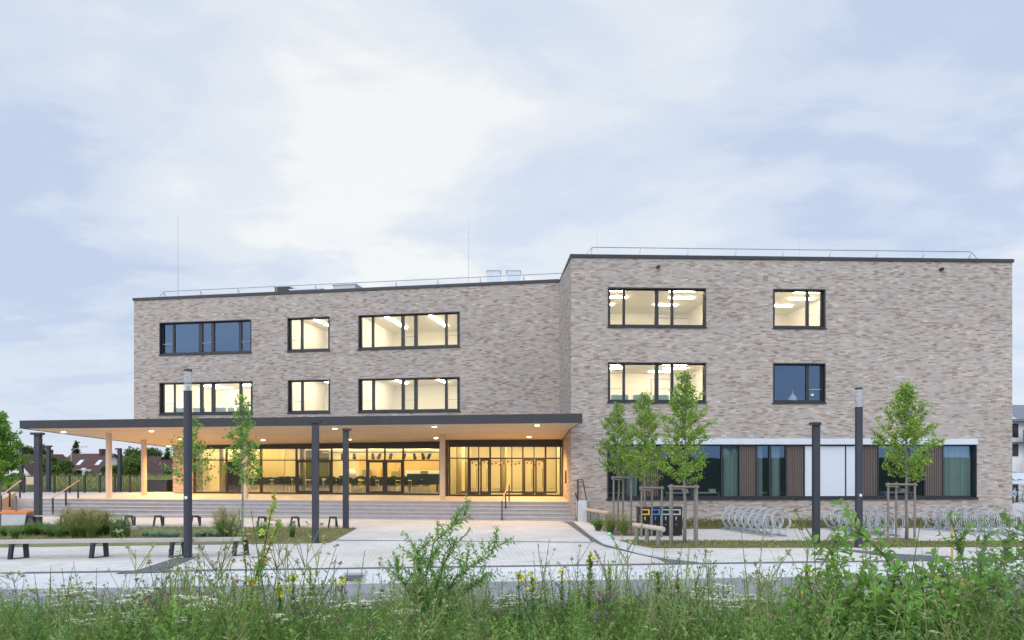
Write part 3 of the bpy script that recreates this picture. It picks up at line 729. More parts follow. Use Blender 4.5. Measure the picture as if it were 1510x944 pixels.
for a, b in bl:
    m = MB(); ua, ub = U(a), U(b); n = 30
    for i in range(n):
        z = BZ[0] + 0.11 + (BZ[1] - BZ[0] - 0.19) * i / n; h = (BZ[1] - BZ[0] - 0.19) / n
        m.face([T(ua, 0.135, z), T(ub, 0.135, z), T(ub, 0.145, z + h), T(ua, 0.145, z + h)]); m.face([T(ua, 0.135, z), T(ub, 0.135, z), T(ub, 0.145, z), T(ua, 0.145, z)])
    m.build('blind', BLIND, bw)
m = MB(); m.box((bu0 - 0.05, -0.08, BZ[0] - 0.05), (bu1 + 0.05, -0.002, BZ[0] + 0.03), T); m.build('sill', FRAME, bw)
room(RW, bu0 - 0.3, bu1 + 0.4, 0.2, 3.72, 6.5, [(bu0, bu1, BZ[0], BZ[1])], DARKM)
def curtain(fac, ua, ub, z0, z1, w):
    m = MB(); n = max(6, int((ub - ua) / 0.035))
    for i in range(n):
        f = lambda j: w + 0.05 * math.sin(j * 1.35) + 0.02 * math.sin(j * 0.5)
        a, b = ua + (ub - ua) * i / n, ua + (ub - ua) * (i + 1) / n
        m.face([fac.T(a, f(i), z0), fac.T(b, f(i + 1), z0), fac.T(b, f(i + 1), z1), fac.T(a, f(i), z1)])
    return m
for n_, (a, b) in {'sage curtain behind the second pane from the left of the ground floor band': (924, 941), 'narrow sage curtain in the window band right of the three young trees': (1067, 1087),
             'sage curtain beside the second slatted panel left of the dark bollard light': (1138, 1150), 'narrow curtain edge at the left of the small window between two slatted panels': (1116, 1124),
             'wide pleated sage curtain filling the rightmost ground floor pane': (1391, 1436)}.items():
    tag(curtain(RW, RW.u(a, 0.5), RW.u(b, 0.5), 0.25, 3.6, 0.5).build('curtain', CURT), n_, 'curtain', 'curtains in the ground floor windows')
# small fittings on the brick
for px, py in ((970, 394), (1387, 397.5)):
    uu = RW.u(px); zc = RW.T(uu, 0, 0)[1]; z = E + (HY - py) / F * zc
    m = MB(); m.tube([RW.T(uu, -0.002, z), RW.T(uu, -0.16, z - 0.02)], 0.075, 10); m.build('overflow_spout', ANTH, school)
m = MB(); zz = (1.35, 2.05); y_ = 34.2
xx = 2.70 + 0.07 * (y_ - 31.2) / 7.3
m.box((xx - 0.05, y_, 1.55), (xx - 0.004, y_ + 0.35, 2.2)); m.build('intercom_panel', BLACK, school)

# ---- glazed hall and entrance vestibule
HF = Fac((-18.6, 39.9), (-3.75, 37.86)); VF = Fac((-3.48, 37.1), (2.74, 36.95))
FL0 = 0.75
def glazed(fac, pxs, z_tr, z_top, zh, doors, tint, name_label, bar=0.075):
    T = fac.T; m = MB(); us = [fac.u(p) for p in pxs]
    m.box((us[0] - 0.06, -0.06, FL0), (us[-1] + 0.06, 0.10, FL0 + 0.09), T)
    m.box((us[0] - 0.06, -0.08, z_top), (us[-1] + 0.06, 0.12, zh), T)
    for u in us: m.box((u - bar / 2, -0.05, FL0 + 0.09), (u + bar / 2, 0.09, z_top), T)
    for a, b in zip(us, us[1:]): m.box((a + bar / 2, -0.04, z_tr - 0.03), (b - bar / 2, 0.08, z_tr + 0.03), T)
    g = m.build('glazed_front', tint, school); g['label'] = name_label
    m = MB()
    for a, b in zip(us, us[1:]):
        for c, d in ((FL0 + 0.09, z_tr - 0.03), (z_tr + 0.03, z_top)):
            m.face([T(a + bar / 2, 0.02, c), T(b - bar / 2, 0.02, c), T(b - bar / 2, 0.02, d), T(a + bar / 2, 0.02, d)])
    m.build('pane', GLASSC, g)
    for pa, pb in doors:
        m = MB(); a, b = fac.u(pa) + bar / 2 + 0.005, fac.u(pb) - bar / 2 - 0.005; s = 0.085
        m.box((a, -0.035, FL0 + 0.095), (a + s, 0.075, z_tr - 0.035), T); m.box((b - s, -0.035, FL0 + 0.095), (b, 0.075, z_tr - 0.035), T)
        m.box((a + s, -0.033, FL0 + 0.095), (b - s, 0.073, FL0 + 0.2), T); m.box((a + s, -0.033, z_tr - 0.13), (b - s, 0.073, z_tr - 0.035), T)
        hx = b - s - 0.05 if pb - pa < 40 else a + s + 0.05
        m.tube([T(hx, -0.09, FL0 + 0.5), T(hx, -0.09, FL0 + 1.5)], 0.015, 6)
        m.build('door', tint, g)
    return g
glazed(HF, [287, 334, 385, 437, 489, 541, 567.5, 594.5, 649], 2.69, 3.33, 4.3, [(437, 489), (541, 567.5), (567.5, 594.5)], FRAMEB, 'long dark framed glass front of the hall')
glazed(VF, [663, 690.8, 723, 771, 804.8, 826.5], 2.81, 3.42, 4.3, [(690.8, 708), (707, 723), (771, 789), (788, 804.8)], FRAMEB, 'projecting glass entrance front with two double doors')
m = MB(); m.box((-0.15, -0.05, FL0), (-0.005, 0.75, 4.3), VF.T); m.box((VF.u(826.5) + 0.065, -0.06, FL0), (VF.L - 0.01, 0.3, 4.3), VF.T); m.build('jamb', FRAMEB, school)
def hall_box(fac, u0, u1, w0, w1, z0, z1, mats):
    m = MB(); T = fac.T
    m.face([T(u0, w0, z0), T(u0, w1, z0), T(u0, w1, z1), T(u0, w0, z1)]); m.face([T(u1, w0, z0), T(u1, w1, z0), T(u1, w1, z1), T(u1, w0, z1)])
    m.face([T(u0, w1, z0), T(u1, w1, z0), T(u1, w1, z1), T(u0, w1, z1)])
    m.face([T(u0, w0, z1), T(u1, w0, z1), T(u1, w1, z1), T(u0, w1, z1)], None, 1)
    m.face([T(u0, w0, z0), T(u1, w0, z0), T(u1, w1, z0), T(u0, w1, z0)], None, 2)
    return m.build('room', mats, school)
HPL = pm('warm_plaster', (0.78, 0.70, 0.50), (0.74, 0.66, 0.46), 1.0, 0.8)
hall_box(HF, -0.05, HF.u(652), 0.125, 9.5, FL0 + 0.012, 3.62, [HPL, HPL, FLOOR])
hall_box(VF, 0.02, VF.L - 0.03, 0.125, 9.0, FL0 + 0.012, 3.75, [HPL, HPL, FLOOR])
for i in range(6):
    u = 1.2 + 2.35 * i
    for w in (1.6, 4.4, 7.4): strip(HF, u - 0.75, u + 0.75, w, w + 0.16, 3.62, WARMT)
for i in range(3):
    for w in (1.3, 3.7, 6.5): strip(VF, 0.6 + 2 * i, 1.8 + 2 * i, w, w + 0.16, 3.75, WARMT)
# timber wall panels, partition and pillars inside
for a, b, w, mt, z1, nm in ((1.0, 2.9, 5.5, OAKV, 3.6, 'partition'), (6.6, 15.0, 9.3, WPAN, 2.95, 'wall_panel'), (3.6, 5.3, 7.0, pm('chalkboard_green', (0.10, 0.11, 0.075), None, 2, 0.6), 3.3, 'wall_panel')):
    m = MB(); n = max(1, int((b - a) / 1.2))
    for i in range(n): m.box((a + (b - a) * i / n + 0.006, w, FL0 + 0.02), (a + (b - a) * (i + 1) / n - 0.006, w + 0.12, z1), HF.T)
    m.build(nm, mt, school)
for u, w in ((6.15, 1.2), (0.9, 1.5), (1.55, 2.2)):
    m = MB(); m.tube([HF.T(u, w, FL0 + 0.02), HF.T(u, w, 3.6)], 0.17, 14); m.build('pillar', pm('olive_pillar', (0.36, 0.33, 0.19), None, 3, 0.6), school, smooth=True)
for u in (0.35, 0.85, 2.9): 
    m = MB(); m.tube([VF.T(u, 2.2 + 0.5 * u, FL0 + 0.02), VF.T(u, 2.2 + 0.5 * u, 3.7)], 0.17, 14); m.build('pillar', OAKV, school, smooth=True)
m = MB()
for u in lin(0.15, 6.0, 9): m.box((u - 0.03, 3.0, FL0 + 0.02), (u + 0.03, 3.08, 3.7), VF.T)
m.box((0.15, 2.99, 2.75), (6.0, 3.09, 2.83), VF.T); m.box((0.15, 2.985, FL0 + 0.02), (6.0, 3.095, FL0 + 0.1), VF.T)
m.build('inner_glazing', FRAMEB, school)
m = MB()
for i in range(9): m.box((1.6 + 0.09 * i, 0.9, FL0 + 0.02), (1.6 + 0.09 * i + 0.05, 1.0, 2.6), HF.T)
m.build('wardrobe_slats', BLACK, school)

# ------------------------------------------------------------------ entrance canopy
FLc, FRc = Vector((-24.8, 34.5, 4.34)), Vector((2.96, 28.7, 4.36))
def cL(t): return FLc.lerp(Vector((-20.35, 40.6, 3.46)), t)
def cR(t):
    A, B, C_ = FRc, Vector((2.685, 31.17, 4.20)), Vector((2.70, 37.3, 3.80))
    return A.lerp(B, t / 0.3) if t < 0.3 else B.lerp(C_, (t - 0.3) / 0.7)
def cP(s, t): return cL(t).lerp(cR(t), s)
can = empty('entrance_canopy', (-11, 33, 4.3), 'broad flat entrance canopy with dark edge and lit timber underside', 'canopy')
ts = [0, 0.15, 0.3, 0.5, 0.75, 1.0]; ss = lin(0, 1, 14)
m = MB()
for ta, tb in zip(ts, ts[1:]):
    for sa, sb in zip(ss, ss[1:]):
        m.face([cP(sa, ta), cP(sb, ta), cP(sb, tb), cP(sa, tb)], [(x * 28, y * 8) for x, y in ((sa, ta), (sb, ta), (sb, tb), (sa, tb))])
m.build('soffit', SOFF, can)
TOPZ = 4.70; m = MB()
ring = [cP(s, 0) for s in ss] + [cR(t) for t in ts[1:]] + [cP(s, 1) for s in reversed(ss[:-1])] + [cL(t) for t in reversed(ts[1:-1])]
cen = sum(ring, Vector()) / len(ring)
n = len(ring); fr = len(ss) - 1
for i in range(n):
    a, b = ring[i], ring[(i + 1) % n]
    da, db = ((p - cen).normalized() * 0.0 for p in (a, b))
    m.face([(a.x, a.y, a.z - 0.03), (b.x, b.y, b.z - 0.03), (b.x, b.y, TOPZ), (a.x, a.y, TOPZ)])
m.face([(p.x, p.y, TOPZ) for p in ring])
d0 = (FRc - FLc).normalized(); nrm = Vector((-d0.y, d0.x, 0)).normalized()
if nrm.y > 0: nrm = -nrm
for z0_, z1_, o in ((4.325, 4.72, 0.05),):
    a, b = FLc + nrm * o, FRc + nrm * o
    m.bar((a.x, a.y, (z0_ + z1_) / 2), (b.x, b.y, (z0_ + z1_) / 2), 0.09, z1_ - z0_)
m.build('roof', ANTH, can)
def soff_z(x, y):
    best = min(((cP(s / 60, t / 24) - Vector((x, y, 0))).xy.length, cP(s / 60, t / 24).z) for s in range(61) for t in range(25)); return best[1]
for px, py in ((160.5, 734.3), (212.3, 730.6), (362, 735.6), (652.5, 736.4)):
    x, y, z = gnd(px, py, FL0); zt = soff_z(x, y)
    m = MB(); m.tube([(x, y, FL0), (x, y, zt + 0.12)], 0.145 if px != 362 else 0.14, 20); o = m.build('column', COLW, can, smooth=False)
for px, py in ((94, 636), (222, 635), (265, 647), (248, 658), (355, 633), (388, 648), (494, 631), (515, 647), (640, 629), (643, 646), (792, 627), (779, 644)):
    k = ray(px); best = None
    for si_ in range(0, 201):
        for ti in range(0, 60):
            p = cP(si_ / 200, ti / 59); q = (p.x / p.y * F + CX, HY - (p.z - E) / p.y * F); d = (q[0] - px) ** 2 + (q[1] - py) ** 2
            if best is None or d < best[0]: best = (d, p)
    p = best[1]; m = MB()
    m.tube([(p.x, p.y, p.z - 0.022), (p.x, p.y, p.z + 0.02)], 0.14, 16); dl = m.build('downlight', SILVER, can)
    sp = bpy.data.lights.new('downlight_lamp', 'SPOT'); wl_ = px in (779, 265, 248); sp.energy = 1000 if wl_ else 230; sp.color = (1.0, 0.52, 0.17) if wl_ else (1.0, 0.58, 0.25); sp.spot_size = R(150 if wl_ else 128); sp.spot_blend = 0.7; sp.shadow_soft_size = 0.08
    so = bpy.data.objects.new('downlight_lamp', sp); COL.objects.link(so); so.parent = dl; o0 = ORG[dl.name]; so.location = (p.x - o0[0], p.y - o0[1], p.z - 0.13 - o0[2])
    m = MB(); m.ball((p.x, p.y, p.z - 0.024), 0.115, 14, 6, (1, 1, 0.28)); m.build('lens', LAMPON, dl)
# ------------------------------------------------------------------ rooftop equipment
def roof_pt(fac, px, py, w):
    u = fac.u(px, w); y = fac.T(u, w, 0)[1]; return fac.T(u, w, E + (HY - py) / F * y)
def guard_rail(fac, w, u0, u1, z, name_label):
    root = empty('roof_guardrail', fac.T((u0 + u1) / 2, w, z), name_label, 'guardrail', 'safety rails on the flat roofs')
    T = fac.T; m = MB()
    m.tube([T(u0, w, z + 1.0), T(u1, w, z + 1.0)], 0.024, 6); m.build('top_rail', GALV, root)
    m = MB(); m.tube([T(u0 + 0.2, w, z + 0.52), T(u1 - 0.2, w, z + 0.52)], 0.02, 6); m.build('middle_rail', GALV, root)
    n = max(2, int((u1 - u0) / 2.3))
    for i in range(n + 1):
        u = u0 + (u1 - u0) * i / n; m = MB()
        m.tube([T(u, w, z + 1.0), T(u - 0.05, w + 0.02, z + 0.5), T(u - 0.1, w + 0.03, z)], 0.02, 6); m.tube([T(u, w, z + 0.9), T(u + 0.02, w + 1.0, z)], 0.014, 5)
        m.build('post', GALV, root)
    for u, s in ((u0, -0.75), (u1, 0.6)):
        m = MB(); m.tube([T(u, w, z + 1.0), T(u + s, w - 0.3, z)], 0.022, 6); m.build('brace', GALV, root)
guard_rail(LW, 2.2, LW.u(242, 2.2), LW.u(838, 2.2), 12.05, 'thin galvanised guardrail along the roof of the left wing')
guard_rail(RW, 1.6, RW.u(873, 1.6), RW.u(1432, 1.6), 11.98, 'thin galvanised guardrail along the roof of the right wing')
for fac, px, top, w, lab in ((LW, 262.5, 318, 2.6, 'tallest lightning rod at the left end of the left wing roof'), (LW, 691, 322, 3.0, 'lightning rod just left of the two roof vents'),
                        (RW, 880.5, 336, 5.0, 'faint lightning rod at the left end of the right wing roof'), (RW, 1179, 334, 5.0, 'faint lightning rod above the middle of the right wing roof'), (RW, 1407, 338, 5.0, 'faint lightning rod near the right end of the right wing roof')):
    p = roof_pt(fac, px, top, w); r = empty('lightning_rod', (p[0], p[1], 11.9), lab, 'lightning rod', 'lightning rods on the roof')
    m = MB(); m.tube([(p[0], p[1], 11.98), (p[0], p[1], (p[2] + 12) / 2), p], [0.022, 0.016, 0.009] if fac is LW else [0.012, 0.01, 0.007], 6); m.build('rod', GALV, r)
    m = MB(); m.tube([(p[0], p[1], 11.9), (p[0], p[1], 11.975)], 0.2, 12); m.build('foot', CONC, r)
for px, lab in ((728, 'left of the two pale grey roof vents'), (757.5, 'right one of the two pale grey roof vents')):
    a = roof_pt(LW, px, 398, 7.0); y = a[1]; w = 20.0 / F * y
    r = empty('roof_vent', (a[0], y, 11.98), lab, 'roof vent', 'pale roof vents')
    m = MB(); m.box((a[0] - w / 2, y, 11.98), (a[0] + w / 2, y + w, a[2] - 0.06)); m.build('housing', LGREY, r)
    m = MB(); m.box((a[0] - w / 2 - 0.04, y - 0.04, a[2] - 0.055), (a[0] + w / 2 + 0.04, y + w + 0.04, a[2])); m.build('lid', LGREY, r)
    m = MB()
    for i in range(7): m.box((a[0] - w / 2 + 0.08, y - 0.02, 12.25 + i * 0.22), (a[0] + w / 2 - 0.08, y - 0.003, 12.33 + i * 0.22))
    m.build('louvre', SILVER, r)
for px0, px1, py, lab in ((405, 426, 421.5, 'small dark roof hatch left of the long low skylight'), (428, 474, 425.5, 'long low grey skylight between two roof hatches'), (491, 523, 418, 'grey roof hatch right of the long low skylight')):
    a, b = roof_pt(LW, px0, py, 4.0), roof_pt(LW, px1, py, 4.0); zt = (a[2] + b[2]) / 2
    r = empty('roof_hatch', ((a[0] + b[0]) / 2, a[1], 11.98), lab, 'roof hatch')
    u0, u1 = LW.u(px0, 4.0), LW.u(px1, 4.0)
    m = MB(); m.box((u0, 4.0, 11.98), (u1, 5.3, zt - 0.09), LW.T); m.build('upstand', SILVER if px0 != 405 else ANTH, r)
    m = MB(); m.box((u0 - 0.06, 3.94, zt - 0.085), (u1 + 0.06, 5.36, zt), LW.T); m.build('cover', LGREY, r)

# ------------------------------------------------------------------ lamps and light columns
def street_lamp(px, pyb, pyt, lab):
    x, y, _ = gnd(px, pyb); top = E + (HY - pyt) / F * y; r = empty('street_lamp', (x, y, 0), lab, 'street lamp', 'tall lamps with a glass cylinder head')
    hd = top - 0.62; rad = 0.115
    m = MB(); m.tube([(x, y, 0), (x, y, hd - 0.04)], rad, 24); o = m.build('pole', POLE, r)
    m = MB(); m.tube([(x, y, hd - 0.04), (x, y, hd + 0.0)], rad + 0.006, 24); m.build('collar', ANTH, r)
    m = MB(); m.tube([(x, y, hd), (x, y, top - 0.05)], rad - 0.006, 24, caps=False); g = m.build('glass_head', LGLASS, r, smooth=True)
    m = MB(); m.tube([(x, y, hd), (x, y, hd + 0.16)], 0.07, 14); m.build('reflector', SILVER, g)
    m = MB(); m.tube([(x, y, top - 0.05), (x, y, top)], rad + 0.004, 24); m.build('cap', ANTH, r)
    m = MB(); z = E - (733.5 - HY) / F * y if px < 500 else E - (730 - HY) / F * y
    m.box((x - 0.035, y - rad - 0.012, z - 0.04), (x + 0.035, y - rad + 0.02, z + 0.04)); m.build('sticker', WHITE, r)
    m = MB(); m.box((x - 0.05, y - rad - 0.004, 0.55), (x + 0.05, y - rad + 0.02, 1.0)); m.build('service_door', POLE, r)
street_lamp(277, 822, 545, 'tall dark lamp with glass head beside the long front bench')
street_lamp(1266.5, 807.5, 572, 'tall dark lamp with glass head in front of the silver blinds')
def light_column(px, pyb, pyt, wpx, lab, side, y=None, zb=0.0):
    if y is None: x, y, _ = gnd(px, pyb)
    else: x = ray(px) * y
    top = E + (HY - pyt) / F * y; h = wpx * 0.80 / F * y / 2
    r = empty('light_column', (x, y, zb), lab, 'light column', 'dark square light columns')
    m = MB(); m.box((x - h, y - h, zb), (x + h, y + h, top - 0.10)); m.build('post', POLE, r)
    m = MB(); m.box((x - h - (0.10 if side <= 0 else 0.0), y - h - 0.08, top - 0.097), (x + h + (0.10 if side >= 0 else 0.0), y + h, top)); m.build('head', ANTH, r)
    m = MB(); m.box((x - h - 0.004, y - h - 0.006, 0.4 + zb), (x + h + 0.004, y - h + 0.02, 0.41 + zb)); m.build('joint', ANTH, r)
light_column(465.2, 800.5, 620, 10.6, 'dark square light column on the front corner of the lawn', 0)
light_column(510, 779.5, 632, 9.4, 'dark square light column at the right rear corner of the lawn', 1)
light_column(56.3, 775.5, 638, 9.6, 'dark square light column at the far left under the canopy tip', 0)
light_column(1203.3, 802, 623, 11.0, 'dark square light column in front of the silver blinds', -1)
light_column(71.5, 0, 657, 5.5, 'distant light column by the fence, just right of the far left one', 0, 42.0, 0.5)
light_column(176.5, 0, 661, 5.5, 'distant light column seen between two round canopy columns', -1, 43.0, 0.5)
light_column(31.5, 0, 660, 5.5, 'distant light column half hidden by the tree at the left edge', -1, 42.0, 0.5)

# ------------------------------------------------------------------ benches
def front_bench():
    a, b = gnd(-60, 826.5), gnd(357, 820.5); a, b = Vector(a), Vector(b)
    r = empty('long_bench', tuple((a + b) / 2), 'very long pale timber bench on dark trapezoid legs along the kerb', 'bench')
    d = (b - a).normalized(); sdv = Vector((-d.y, d.x, 0)); L = (b - a).length
    T = lambda u, w, z: tuple(a + d * u + sdv * w + Vector((0, 0, z)))
    m = MB(); z0, z1 = 0.445, 0.52
    for i in range(3):
        w0 = 0.0 + i * 0.15
        m.box((0, w0, z0 + 0.001 * i), (L, w0 + 0.135, z1 + 0.001 * i), T)
    m.build('seat', BENCHW, r)
    for px in (-58 + 14, 20, 140, 257.5, 351):
        k = ray(px); u = (k * a.y - a.x) / (d.x - k * d.y); m = MB()
        m.bar(T(u - 0.13, 0.06, 0.0), T(u - 0.08, 0.06, z0 - 0.004), 0.10, 0.09, up=(0, 1, 0)); m.bar(T(u + 0.16, 0.33, 0.0), T(u + 0.13, 0.33, z0 - 0.004), 0.10, 0.10, up=(0, 1, 0))
        m.bar(T(u - 0.11, 0.07, 0.015), T(u + 0.15, 0.32, 0.015), 0.05, 0.02); m.bar(T(u - 0.08, 0.07, z0 - 0.02), T(u + 0.13, 0.32, z0 - 0.02), 0.05, 0.03)
        m.build('leg', ANTH, r)
front_bench()
def rear_bench(p0, p1, legs, lab):
    a, b = Vector(gnd(p0, 775.5 + (0.6 if p0 < 300 else 2.2))), Vector(gnd(p1, 775.5 + (0.6 if p0 < 300 else 2.6)))
    r = empty('low_bench', tuple((a + b) / 2), lab, 'bench', 'low benches at the foot of the steps'); d = (b - a).normalized(); sdv = Vector((-d.y, d.x, 0)); L = (b - a).length
    T = lambda u, w, z: tuple(a + d * u + sdv * w + Vector((0, 0, z)))
    m = MB()
    for i in range(3): m.box((0, 0.02 + i * 0.14, 0.40), (L, 0.145 + i * 0.14, 0.45), T)
    m.build('seat', BENCHW, r)
    for px in legs:
        k = ray(px); u = (k * a.y - a.x) / (d.x - k * d.y); m = MB()
        m.bar(T(u - 0.19, 0.0, 0.0), T(u - 0.12, 0.0, 0.40), 0.06, 0.06, up=(0, 1, 0)); m.bar(T(u + 0.19, 0.0, 0.0), T(u + 0.12, 0.0, 0.40), 0.06, 0.06, up=(0, 1, 0)); m.bar(T(u - 0.15, 0.0, 0.425), T(u + 0.15, 0.0, 0.425), 0.05, 0.06)
        m.bar(T(u, 0.0, 0.38), T(u, 0.46, 0.38), 0.05, 0.035); m.bar(T(u, 0.44, 0.0), T(u, 0.44, 0.398), 0.06, 0.06, up=(0, 1, 0))
        m.build('leg', ANTH, r)
rear_bench(38, 101, (44, 95), 'low bench at far left beside the orange topped concrete seat')
rear_bench(183, 297, (190, 233, 288), 'low bench behind the ornamental grasses left of centre')
rear_bench(378, 498, (386, 435, 491), 'low bench at the right end of the lawn by the light columns')
# concrete seat block with an orange top
a = gnd(42, 776); r = empty('seat_block', (a[0] - 1, a[1], 0), 'grey concrete seat block with orange seat top at the left edge', 'seat')
m = MB(); m.prism([(a[0] - 3.2, a[1]), (a[0] - 0.1, a[1]), (a[0] - 0.15, a[1] + 0.9), (a[0] - 3.2, a[1] + 0.9)], 0, 0.52); m.build('body', CONC, r)
m = MB(); m.prism([(a[0] - 3.25, a[1] - 0.04), (a[0] - 0.02, a[1] - 0.04), (a[0] - 0.08, a[1] + 0.94), (a[0] - 3.25, a[1] + 0.94)], 0.525, 0.60); m.build('seat', ORANGE, r)

# ------------------------------------------------------------------ handrails, ramp wall, fence
def handrail(pts, lab, mat, posts, h=0.9, extra=None):
    r = empty('handrail', pts[0], lab, 'handrail', 'handrails on the steps')
    tp = [Vector(p) + Vector((0, 0, h)) for p in pts]
    m = MB(); m.tube(tp, 0.03, 8); m.build('rail', mat, r)
    for f in posts:
        i = min(int(f * (len(pts) - 1)), len(pts) - 2); t = f * (len(pts) - 1) - i
        p = Vector(pts[i]).lerp(Vector(pts[i + 1]), t); m = MB()
        m.box((p.x - 0.03, p.y - 0.03, p.z), (p.x + 0.03, p.y + 0.03, p.z + h - 0.02)); m.build('post', ANTH, r)
    return r
def stp(px, o):   # point on the stairs at depth o seen at column px
    f = Fac((SL.x, SL.y), (SR.x, SR.y)); q = f.T(f.u(px, o), o, max(0, min(0.75, 0.15 * math.ceil(o / 0.37 - 1e-6)))); return q
handrail([stp(77, -0.05), stp(116, 2.1)], 'timber topped handrail on black posts at the left of the steps', RAILW, (0.02, 0.5, 0.98))
handrail([stp(740, -0.1), stp(751, 2.1)], 'slim handrail dividing the steps in front of the entrance doors', RAILW, (0.02, 0.5, 0.98))
handrail([stp(-4, -0.5), stp(31, 2.2)], 'timber handrail above the tan ramp wall at the left edge', RAILW, (0.15, 0.5, 0.95))
handrail([(2.93, 30.35, 0), (2.86, 32.3, 0.75)], 'black handrail at the right end of the steps beside the grey cheek wall', ANTH, (0.03, 0.5, 0.97))
r = empty('corner_railing', (3.05, 31.0, 0.92), 'black railing on top of the grey cheek wall beside the brick corner', 'railing')
m = MB(); m.box((2.97, 30.9, 0.92), (3.01, 30.94, 1.87)); m.box((2.97, 31.1, 0.92), (3.01, 31.14, 1.87)); m.build('post', ANTH, r)
m = MB(); m.tube([(2.99, 30.92, 1.86), (3.2, 30.92, 1.86), (3.36, 30.80, 1.0), (3.36, 30.80, 0.93)], 0.025, 8); m.tube([(2.99, 31.12, 1.84), (2.99, 30.92, 1.84)], 0.02, 8); m.build('rail', ANTH, r)
m = MB(); m.box((2.92, 30.32, 0), (3.32, 31.16, 0.93)); tag(m.build('cheek_wall', CONC, None, loc=(3.1, 30.7, 0)), 'pale grey concrete cheek wall at the right end of the steps', 'low wall')
m = MB(); p0, p1 = stp(-10, -0.6), stp(24, 2.3)
m.face([(p0[0], p0[1], 0), (p1[0], p1[1], 0), (p1[0], p1[1], 1.05), (p0[0], p0[1], 0.62)]); m.face([(p0[0] - 0.3, p0[1], 0), (p1[0] - 0.3, p1[1], 0), (p1[0] - 0.3, p1[1], 1.05), (p0[0] - 0.3, p0[1], 0.62)])
m.face([(p0[0] - 0.3, p0[1], 0.62), (p0[0], p0[1], 0.62), (p1[0], p1[1], 1.05), (p1[0] - 0.3, p1[1], 1.05)]); m.face([(p0[0] - 0.3, p0[1], 0), (p0[0], p0[1], 0), (p0[0], p0[1], 0.62), (p0[0] - 0.3, p0[1], 0.62)])
tag(m.build('ramp_wall', TANW, None, loc=(p0[0], p0[1], 0)), 'tan ramp wall rising along the left end of the steps', 'low wall')
FF = Fac((-36.0, 39.6), (-22.0, 40.9)); r = empty('metal_fence', (-28, 40.3, 0.75), 'low black metal fence at the back of the terrace before the field', 'fence')
m = MB(); m.box((0, -0.02, 1.72), (FF.L + 0.6, 0.03, 1.76), FF.T); m.box((0, -0.02, 0.86), (FF.L + 0.6, 0.03, 0.90), FF.T); m.build('rail', ANTH, r)
m = MB(); n = int(FF.L / 0.12)
for i in range(n): m.box((i * 0.12, -0.004, 0.90), (i * 0.12 + 0.008, 0.004, 1.72), FF.T)
m.build('mesh_panel', ANTH, r)
for i in range(17): m = MB(); u = 0.4 + i * (FF.L - 0.4) / 16; m.box((u - 0.04, -0.05, 0.75), (u + 0.04, 0.05, 1.80), FF.T); m.build('post', ANTH, r)
u = FF.u(45.5); m = MB(); m.box((u - 0.2, -0.09, 1.25), (u + 0.2, -0.055, 1.70), FF.T); tag(m.build('notice_board', TANW, None, loc=FF.T(u, 0, 1.25)), 'small blank tan notice board fixed to the black fence', 'sign')
a = at(217, 725, 43.0); b = at(246, 708, 43.0); m = MB(); m.box((a[0], 43, a[2] - 0.3), (b[0], 43.9, b[2] - 0.06)); 
r = empty('bench_wall', (a[0], 43, a[2] - 0.3), 'dark grey low box wall behind the terrace left of the brick pier', 'low wall'); m.build('body', POLE, r)
m = MB(); m.box((a[0] - 0.04, 42.96, b[2] - 0.055), (b[0] + 0.04, 43.94, b[2])); m.build('cap', ANTH, r)
# storm drain in the kerb
p = gnd(522, 847); s0 = (Vector((p[0], p[1], 0)) - K0).dot(kd)
r = empty('storm_drain', (p[0], p[1], 0), 'kerb storm drain with dark vertical slots', 'drain')
def kT(u, w, z): q = kl(s0 + u, w, z); return q
m = MB()
for q in (((-0.27, -1.44, -0.13), (0.27, -1.40, -0.06)), ((-0.27, -0.66, -0.06), (0.27, -0.52, 0.012)), ((-0.27, -1.399, -0.12), (-0.235, -0.661, -0.035)), ((0.235, -1.399, -0.12), (0.27, -0.661, -0.035))): m.box(*q, kT)
m.build('frame', SILVER, r)
m = MB(); m.face([kT(-0.234, -1.398, -0.085), kT(0.234, -1.398, -0.085), kT(0.234, -0.662, -0.042), kT(-0.234, -0.662, -0.042)]); m.build('opening', BLACK, r)
m = MB()
for i in range(7): u_ = -0.20 + i * 0.062; m.face([kT(u_, -1.398, -0.075), kT(u_ + 0.013, -1.398, -0.075), kT(u_ + 0.013, -0.662, -0.032), kT(u_, -0.662, -0.032)])
m.build('grate', GALV, r)

